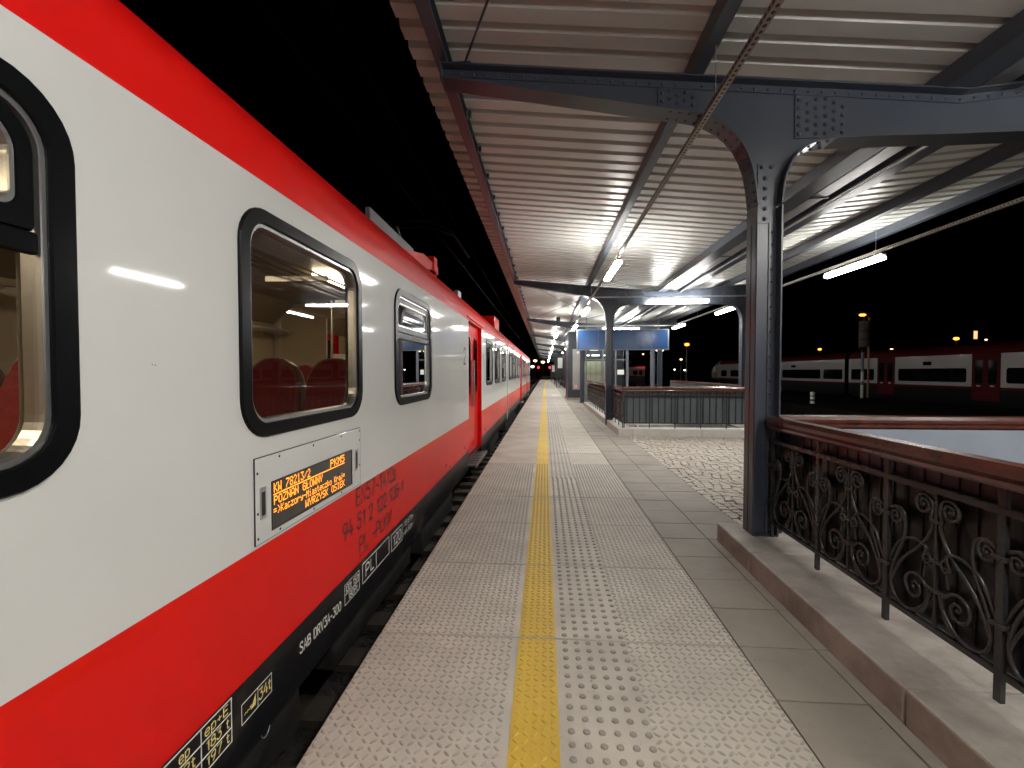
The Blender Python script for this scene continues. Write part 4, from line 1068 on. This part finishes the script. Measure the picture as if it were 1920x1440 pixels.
# ================================================================= PARKED TRAIN
def parked(name, label, x, y0, y1, wins, doors, gaps, nose=None):
    root = thing(name, label, 'train')
    root.location = (0,0,0)
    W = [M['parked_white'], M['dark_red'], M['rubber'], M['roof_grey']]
    cuts = sorted(gaps)
    seg = []; c = y0
    for a, b in cuts: seg.append((c, a)); c = b
    seg.append((c, y1))
    for (a, b) in seg:
        mb = MB()
        pr = [(x,.0),(x,.66),(x,.78),(x,2.36),(x+.03,2.55),(x+.12,2.72),(x+.4,2.86),(x+1.4,2.94),(x+2.5,2.86),(x+2.77,2.72),(x+2.86,2.55),(x+2.88,2.36),(x+2.88,.78),(x+2.88,.0)]
        ms_ = [2,1,0,1,1,1,2,2,1,1,1,0,1]
        for i in range(len(pr)-1):
            p, q = pr[i], pr[i+1]
            mb.add([(p[0],a,p[1]),(q[0],a,q[1]),(q[0],b,q[1]),(p[0],b,p[1])], [[0,1,2,3]], ms_[i])
        for yy in (a, b): mb.add([(p[0],yy,p[1]) for p in pr], [list(range(len(pr)))], 2)
        if nose and b == y1:
            n0 = [(x,.78),(x,2.36),(x+.4,2.86),(x+1.44,2.94),(x+2.48,2.86),(x+2.88,2.36),(x+2.88,.78),(x+1.44,.2)]
            prev = n0
            for (dy,k,zs) in ((1.2,.97,.98),(2.6,.88,.84),(3.8,.74,.62),(4.5,.5,.42)):
                cur = [(x+1.44+(p[0]-x-1.44)*k, .5+(p[1]-.5)*zs) for p in n0]
                for i in range(len(n0)):
                    j = (i+1)%len(n0); mb.add([(prev[i][0],b+(dy-1.2 if prev is not n0 else 0),prev[i][1]),(prev[j][0],b+(dy-1.2 if prev is not n0 else 0),prev[j][1]),(cur[j][0],b+dy,cur[j][1]),(cur[i][0],b+dy,cur[i][1])], [[0,1,2,3]], 0, True)
                prev = cur
        mb.build('body', W, root)
        u = MB(); u.box(x+.1,x+2.7,a+.3,b-.3,-.55,.0,0); u.build('underframe', M['rubber'], root)
    for (a, b) in gaps: mb = MB(); mb.box(x+.3,x+2.6,a,b,-.0,2.6); mb.build('gangway_bellows', M['black_paint'], root)
    for (a, b) in wins:
        z0, z1 = (.97,1.68); r = .12
        m = MB(); pts = rrect(a,b,z0,z1,r,5); m.add([(x-.012,*p) for p in pts]+[(x,*p) for p in pts], [list(range(len(pts)))]+[[i,(i+1)%len(pts),len(pts)+(i+1)%len(pts),len(pts)+i] for i in range(len(pts))]); m.build('window', M['dark_glass'], root)
    for (a, b) in doors:
        m = MB(); m.box(x-.02,x+.0,a,b,.12,2.36); do = m.build('door', M['dark_red'], root)
        g = MB(); mid = (a+b)/2
        for (p, q) in ((a+.16,mid-.14),(mid+.14,b-.16)): g.box(x-.024,x-.0205,p,q,.95,2.05)
        g.build('glass', M['dark_glass'], do)
        g = MB()
        for p in (mid-.45, mid+.25): g.box(x-.03,x-.0205,p,p+.2,.80,.85)
        g.build('handle', M['letter_white'], do)
    return root
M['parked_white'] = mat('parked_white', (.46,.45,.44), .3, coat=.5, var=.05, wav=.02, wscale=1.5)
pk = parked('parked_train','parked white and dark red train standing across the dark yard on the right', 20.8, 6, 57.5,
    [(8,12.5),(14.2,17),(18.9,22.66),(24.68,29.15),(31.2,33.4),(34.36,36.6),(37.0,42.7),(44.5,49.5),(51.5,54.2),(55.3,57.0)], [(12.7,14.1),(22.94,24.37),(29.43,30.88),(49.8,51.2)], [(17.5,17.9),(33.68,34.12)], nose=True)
m = MB(); m.box(20.78,20.8,26.8,27.35,1.85,2.05); m.build('display_panel', M['dark_glass'], pk)
m = MB(); m.box(20.78,20.8,40.5,41.2,1.85,2.05); m.build('display_panel', M['dark_glass'], pk)
parked('parked_train','tiny pale train nose seen through the lift glass in the far yard', 15.5, 74, 96, [(76,78.5),(80,84)], [], [], nose=False)
# far low platform in the yard
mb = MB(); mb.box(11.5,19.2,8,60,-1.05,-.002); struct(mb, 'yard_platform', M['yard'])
mb = MB()
for xx in (8.6,10.1,21.5,23.0): mb.box(xx-.035,xx+.035,0,300,-1.05,-.93)
struct(mb, 'yard_rails', M['rail'])
# striped fouling post
t = thing('marker_post', 'short white post with black band standing in the dark yard', 'post', (12.65,23.1,0))
mb = MB(); mb.cyl((0,0,0),(0,0,.52),.10,14,0); mb.cyl((0,0,.12),(0,0,.2),.102,14,1); mb.cyl((0,0,.33),(0,0,.38),.102,14,1); mb.dome((0,0,.52),(0,0,1),.10,.03); mb.build('shaft', [M['letter_white'],M['letter_black']], t)
# signal mast with lamp
t = thing('signal_mast', 'tall yard mast with pale cylinder and glowing orange lamp', 'signal', (17.9,27.8,0))
mb = MB(); mb.cyl((0,0,0),(0,0,2.9),.07,12,0); mb.build('pole', M['frame_grey'], t)
mb = MB(); mb.cyl((0,0,.02),(0,0,.75),.075,12,0); mb.cyl((0,0,.95),(0,0,1.5),.075,12,0); mb.build('white_band', M['letter_white'], t)
mb = MB(); mb.cyl((.05,0,2.9),(.05,0,4.35),.24,20,0); mb.cyl((.05,0,3.3),(.05,0,3.33),.245,20,1); mb.cyl((.05,0,3.8),(.05,0,3.83),.245,20,1); mb.cyl((.05,0,4.35),(.05,0,4.37),.25,20,1); mb.tube([(0,0,2.6),(.0,0,2.9)],.1,12,1,rs=[.08,.2]); mb.build('housing', [M['wall_c'],M['black_paint']], t)
mb = MB(); mb.box(-.3,.2,-.15,.15,4.76,4.83); mb.sphere((-.05,0,4.70),.15,1,sc=(1.2,.8,.5)); mb.cyl((.05,0,4.37),(.05,0,4.76),.03,8,0); mb.build('lamp_head', [M['black_paint'],M['orange']], t)
t = thing('lamp_pole', 'thin bronze pole beside the pale signal cylinder in the yard', 'lamp post', (18.55,28.3,0))
mb = MB(); mb.cyl((0,0,0),(0,0,4.6),.055,10); mb.tube([(0,0,4.6),(-.3,0,4.9),(-.5,0,4.95)],.03,8); mb.build('pole', mat('bronze_pole',(.30,.17,.09),.4,metal=.4), t)
def yard_light(x, y, z, r, em, label, pole=True, two=False):
    t = thing('street_light', label, 'street light', (x,y,-1.06), 0, 'distant lights in the yard')
    if pole: mb = MB(); mb.tube([(0,0,0),(0,0,z+1.06-r)], .06, 8, rs=[r*.55,r*.3]); mb.build('pole', M['frame_grey'], t)
    mb = MB()
    for dx in ((-r*2.2, r*2.2) if two else (0,)):
        mb.sphere((dx,0,z+1.06), r, 0, sc=(1.2,1,.7), n=10, k=6)
    mb.build('lamp_head', em, t)
    mb = MB(); mb.box(-r*1.5-(r*2.2 if two else 0),r*1.5+(r*2.2 if two else 0),-r,r,z+1.06+r*.62,z+1.06+r*.95); mb.build('lamp_cover', M['black_paint'], t)
def at(px, py, Y):
    """photograph position (1920 wide) to a point at forward distance Y"""
    fw = Vector((-math.sin(yaw)*math.cos(pit), math.cos(yaw)*math.cos(pit), -math.sin(pit))); rt = Vector((math.cos(yaw), math.sin(yaw), 0)); up = rt.cross(fw)
    d = fw+rt*(px-960)/877-up*(py-720)/877; k = Y/d.y; return Vector((d.x*k, Y, 1.5+d.z*k))
for (px,py,Yd,r,em,lab,two) in ((1288,646,60,.26,'orange','orange street light on a tall pole between the sign and the right column',False),(1277,674,60,.14,'warm','short pale post light in front of the orange street light',False),
    (1237,657,90,.22,'warm','double headed lamp just under the right end of the blue sign',True),(1206,664,90,.16,'warm','small lamp seen through the lift glass',False),
    (1537,655,80,.24,'orange','small orange light above the parked train, right of the near column',False),(1672,655,75,.18,'warm','small round light above the parked train, right of the signal mast',False),
    (1793,635,70,.30,'orange','larger orange light above the parked train near the right edge',False),(1849,637,80,.16,'warm','tiny light beside the lit tower window',False),
    (1284,694,70,.12,'white_lamp','low white light left of the far train nose',False),(1265,693,70,.10,'white_lamp','small oval white light low behind the far handrail',False),
    (1003.5,676.5,150,.5,'warm','bright light high beyond the end of the train',False),(1018,679,170,.6,'warm','light over the far tracks right of the train end',False),(998.5,687.5,140,.42,'white_lamp','light just off the end of the red and white train',False)):
    p = at(px,py,Yd); yard_light(p.x,p.y,p.z,r,M[em],lab,two=two)
for (px,py,Yd,lab) in ((1009.5,689,160,'red signal over the tracks at the left'),(1031,689,150,'pinkish red signal at the end of the platform')):
    p = at(px,py,Yd); t = thing('track_signal', lab, 'signal', (p.x,p.y,-1.06), 0, 'red signals far down the line')
    mb = MB(); mb.cyl((0,.2,0),(0,.2,p.z+1.9),.08,8); mb.box(-.35,.35,0,.2,p.z+.5,p.z+2.0); mb.build('mast', M['black_paint'], t)
    mb = MB(); mb.sphere((0,-.1,p.z+1.06),.38,0,sc=(1,.4,1)); mb.build('lens', M['redlamp'], t)
# building with a lit window far right, dark hulks on the skyline
p = at(1829,628,95)
t = thing('signal_tower', 'dark tower with one lit window above the parked train', 'building', (p.x,p.y,-1.06))
mb = MB(); mb.box(-2.2,2.2,0,4,0,p.z+3.2); mb.prism([(-2.5,p.z+3.2),(2.5,p.z+3.2),(0,p.z+4.4)],'y',-.3,4.3); mb.build('wall', M['black_paint'], t)
mb = MB(); mb.box(-.32,.32,-.05,-.01,p.z+1.06-.75,p.z+1.06+.75); mb.build('window', emit('lit_window',(1,.5,.2),.9), t)
t = thing('freight_shed', 'low dark shed roofs behind the parked train', 'building', (60,110,-1.06))
mb = MB(); mb.box(-40,40,0,10,0,5.2); mb.prism([(0,5.2),(10,5.2),(5,7)],'x',-41,41); mb.build('wall', M['black_paint'], t)
# catenary wires
t = thing('overhead_wires', 'thin catenary wires above the left track', 'wires', (-2.64,0,0))
mb = MB(); mb.tube([(0,-10,4.9),(0,250,4.9)],.005,5); mb.tube([(0,-10,6.2),(0,30,5.6),(0,60,6.2),(0,120,5.6),(0,200,6.1)],.005,5); mb.build('wire', M['rubber'], t)

# ================================================================= LIFT, SIGN, FAR PLATFORM
t = thing('lift_tower', 'dark grey clad and glazed lift tower behind the far stairs', 'lift tower', (2.3,23.4,0))
def L(mb, n, m): return mb.build(n, m, t)
# clad box (world coords minus loc)
mb = MB(); mb.box(1.22-2.3,2.32-2.3,1.6,4.6,.12,3.62,0,bev=.01); L(mb,'cladding',M['grey_clad'])
mb = MB(); mb.box(1.19-2.3,2.36-2.3,1.55,4.65,0,.12); L(mb,'plinth',M['granite'])
mb = MB(); mb.box(1.46-2.3,1.84-2.3,1.575,1.60,.55,2.70,0,bev=.004); so_ = L(mb,'silver_panel',M['silver'])
mb = MB(); mb.box(1.54-2.3,1.72-2.3,1.560,1.575,.62,.82,0); mb.box(1.555-2.3,1.705-2.3,1.556,1.560,.635,.805,1); mb.cyl((1.63-2.3,1.552,.72),(1.63-2.3,1.556,.72),.035,16,0); mb.build('call_button', [M['red_plastic'],M['paper']], so_)
mb = MB(); mb.cyl((1.73-2.3,1.56,2.52),(1.73-2.3,1.575,2.52),.07,16,0); mb.build('round_sign', M['paper'], so_)
fx = [2.03,2.86,3.48,4.02,5.20]
mb = MB()
for x in fx: mb.box(x-2.3-.035,x-2.3+.035,0,.09,0,3.6)
mb.box(4.02-2.3+.035,4.02-2.3+.08,.0,.09,0,3.6); mb.box(5.235-2.3,5.38-2.3,0,.3,0,3.6)
for z in (2.10,2.66,3.55): mb.box(2.03-2.3+.035,4.02-2.3-.035,.002,.088,z-.03,z+.03)
mb.box(4.06-2.3+.04,5.2-2.3-.035,.002,.088,3.52,3.58)
L(mb,'glazing_frame',M['frame_grey'])
mb = MB()
for a,b in zip(fx[:-1],fx[1:]): mb.add([(a-2.3+.036,.045,0),(b-2.3-.036,.045,0),(b-2.3-.036,.045,3.5),(a-2.3+.036,.045,3.5)], [[0,1,2,3]])
L(mb,'glass',M['glass'])
mb = MB(); mb.box(2.05-2.3,2.9-2.3,1.2,1.24,0,2.05); L(mb,'lift_door',M['green_int'])
mb = MB(); mb.box(2.35-2.3,2.37-2.3,1.18,1.2,0,2.03); mb.box(2.62-2.3,2.64-2.3,1.18,1.2,0,2.03); L(mb,'door_edge',M['frame_grey'])
mb = MB(); mb.box(2.92-2.3,3.44-2.3,1.2,1.3,0,2.05); L(mb,'door_jamb',M['silver'])
mb = MB(); mb.box(3.56-2.3,3.88-2.3,.0,.03,1.36,1.60); L(mb,'paper_notice',M['paper'])
mb = MB(); mb.box(2.05-2.3,4.0-2.3,1.25,1.9,0,3.5); L(mb,'shaft_wall',M['grey_clad'])
mb = MB()
for (a,b) in ((2.1,2.25),(2.36,2.75),(2.92,3.15),(3.3,3.42)): mb.box(a-2.3,b-2.3,.6,.62,2.30,2.36)
L(mb,'white_dashes',emit('lift_white_dashes',(.9,1,1),2.5))  # row of glowing white dashes behind the glass
mb = MB(); mb.box(2.3-2.3,2.7-2.3,.4,.9,2.60,2.63); L(mb,'ceiling_light',emit('lift_light',(.95,1,.75),7))

t = thing('blue_sign', 'wide blank blue hanging sign above the far stairs', 'sign', (3.27,20.2,2.86))
mb = MB(); mb.box(-1.88,1.88,-.05,.05,-.40,.40); mb.build('sign_face', M['blue'], t)
mb = MB()
for (a,b,c,d) in ((-1.93,1.93,.40,.44),(-1.93,1.93,-.44,-.40),(-1.93,-1.88,-.40,.40),(1.88,1.93,-.40,.40)): mb.box(a,b,-.06,.06,c,d)
for x in (-1.0,0.55,1.2): mb.box(x-.006,x+.006,-.054,-.05,-.4,.4)
mb.build('sign_frame', M['frame_grey'], t)
mb = MB(); mb.cyl((-1.5,0,.44),(-1.5,0,.98),.015,8); mb.cyl((1.5,0,.44),(1.5,0,.98),.015,8); mb.build('hanger_rod', M['steel'], t)

t = thing('loudspeaker', 'black loudspeaker fixed under the third beam near the platform edge', 'loudspeaker', (.62,22.5,3.92))
mb = MB(); mb.box(-.09,.09,-.1,.1,0,.34,0,bev=.02); mb.box(-.02,.02,0,.3,.1,.16); mb.build('cabinet', M['black_paint'], t)
mb = MB(); mb.dome((0,-.1,.2),(0,-1,0),.05,.02); mb.build('cone', M['galv'], t)

def board(x, y, label, z0, z1, wd):
    t = thing('notice_board', label, 'notice board', (x,y,0))
    mb = MB(); mb.box(-wd/2,wd/2,-.06,.06,z0,z1,0,bev=.01); mb.build('cabinet', M['black_paint'], t)
    mb = MB(); mb.cyl((-wd*.42,0,0),(-wd*.42,0,z0+.1),.04,8); mb.cyl((wd*.42,0,0),(wd*.42,0,z0+.1),.04,8); mb.build('leg', M['steel'], t)
    mb = MB(); mb.box(-wd*.35,-wd*.05,-.068,-.061,z0+.9,z1-.15); mb.box(wd*.08,wd*.34,-.068,-.061,z0+1.0,z1-.25); mb.build('poster', M['paper'], t)
board(1.75,45.5,'dark notice board cabinet with white posters left of the lift tower',.95,3.0,1.5)
board(1.5,70,'smaller dark board farther along the platform',.6,2.6,1.4)
t = thing('bench', 'pale metal platform bench beside the standing person', 'bench', (1.95,47.5,0))
mb = MB(); mb.box(-.25,.25,-.9,.9,.42,.47,0,bev=.01); mb.build('seat', M['silver'], t)
mb = MB(); mb.box(.24,.28,-.9,.9,.55,.9,0,bev=.01); mb.build('backrest', M['silver'], t)
for yy in (-.7,.7): mb = MB(); mb.box(-.2,.26,yy-.03,yy+.03,0,.42); mb.build('leg', M['steel'], t)

# ---------------------------------------------------------------- people
def person(label, loc, rz, pose, coat, trouser):
    t = thing('person', label, 'person', loc, rz)
    sit = pose == 'sit'
    hip = .50 if sit else .92
    J = {}
    me = bpy.data.meshes.new('body'); V = []; E_ = []; Rr = []
    def j(n, p, r, par=None):
        J[n] = len(V); V.append(p); Rr.append(r)
        if par: E_.append((J[par], J[n]))
    j('pel',(0,0,hip),.145); j('wai',(0,-.01,hip+.18),.135,'pel'); j('che',(0,.0,hip+.40),.165,'wai'); j('sho',(0,.01,hip+.52),.12,'che'); j('nec',(0,-.0,hip+.60),.055,'sho'); j('hed0',(0,-.01,hip+.66),.07,'nec'); j('hed1',(0,-.02,hip+.75),.095,'hed0'); j('hed2',(0,-.01,hip+.83),.075,'hed1')
    for s, n in ((-1,'l'),(1,'r')):
        j(n+'s',(s*.17,.01,hip+.49),.07,'sho'); 
        if sit: j(n+'e',(s*.22,-.12,hip+.24),.05,n+'s'); j(n+'w',(s*.12,-.32,hip+.16),.036,n+'e'); j(n+'h',(s*.08,-.40,hip+.15),.035,n+'w')
        elif s > 0: j(n+'e',(s*.24,-.02,hip+.22),.052,n+'s'); j(n+'w',(s*.15,-.24,hip+.34),.036,n+'e'); j(n+'h',(s*.10,-.31,hip+.40),.034,n+'w')
        else: j(n+'e',(s*.25,.02,hip+.20),.052,n+'s'); j(n+'w',(s*.25,-.04,hip-.04),.036,n+'e'); j(n+'h',(s*.25,-.06,hip-.12),.035,n+'w')
        j(n+'t',(s*.09,0,hip-.06),.10,'pel')
        if sit: j(n+'k',(s*.12,-.44,hip),.068,n+'t'); j(n+'a',(s*.11,-.44,.10),.045,n+'k')
        else: j(n+'k',(s*.10,-.02,.48),.068,n+'t'); j(n+'a',(s*.11,.03,.09),.045,n+'k')
        ay = V[-1][1]; j(n+'f',(s*.13,ay-.16,.045),.042,n+'a')
    me.from_pydata(V, E_, []); o = bpy.data.objects.new('body', me); C.objects.link(o); o.parent = t
    md = o.modifiers.new('skin','SKIN'); sv = me.skin_vertices[0].data
    for i, r_ in enumerate(Rr): sv[i].radius = (r_, r_*.85)
    sv[0].use_root = True
    o.modifiers.new('sub','SUBSURF').levels = 1; o.modifiers['sub'].render_levels = 1
    bpy.context.view_layer.update()
    m2 = bpy.data.meshes.new_from_object(o.evaluated_get(bpy.context.evaluated_depsgraph_get())); o.modifiers.clear(); o.data = m2
    m2.materials.clear()
    for q in (coat, trouser, M['skin'], M['hair']): m2.materials.append(q)
    for f in m2.polygons:
        c = f.center; f.use_smooth = True
        hand = (not sit) and (c.x > 0 and c.y < -.26 and c.z > hip+.3) or ((not sit) and c.x < -.2 and c.z < hip-.07) or (sit and c.y < -.35 and c.z > hip+.08 and c.z < hip+.3)
        f.material_index = 2 if hand or (c.z > hip+.60 and c.z < hip+.80 and c.y < .02) else 3 if c.z > hip+.62 else 0 if c.z > hip-.02-(.1 if not sit else -.03) else 1
    return t
person('person standing far off in dark jacket and trousers, looking at a phone', (1.22,54,0), R(15), 'stand', M['cloth_dark'], M['trouser'])
person('person sitting on the pale bench in dark clothes', (1.95,47.2,-.03), R(-90), 'sit', M['cloth_navy'], M['trouser'])

S.cycles.use_adaptive_sampling = True
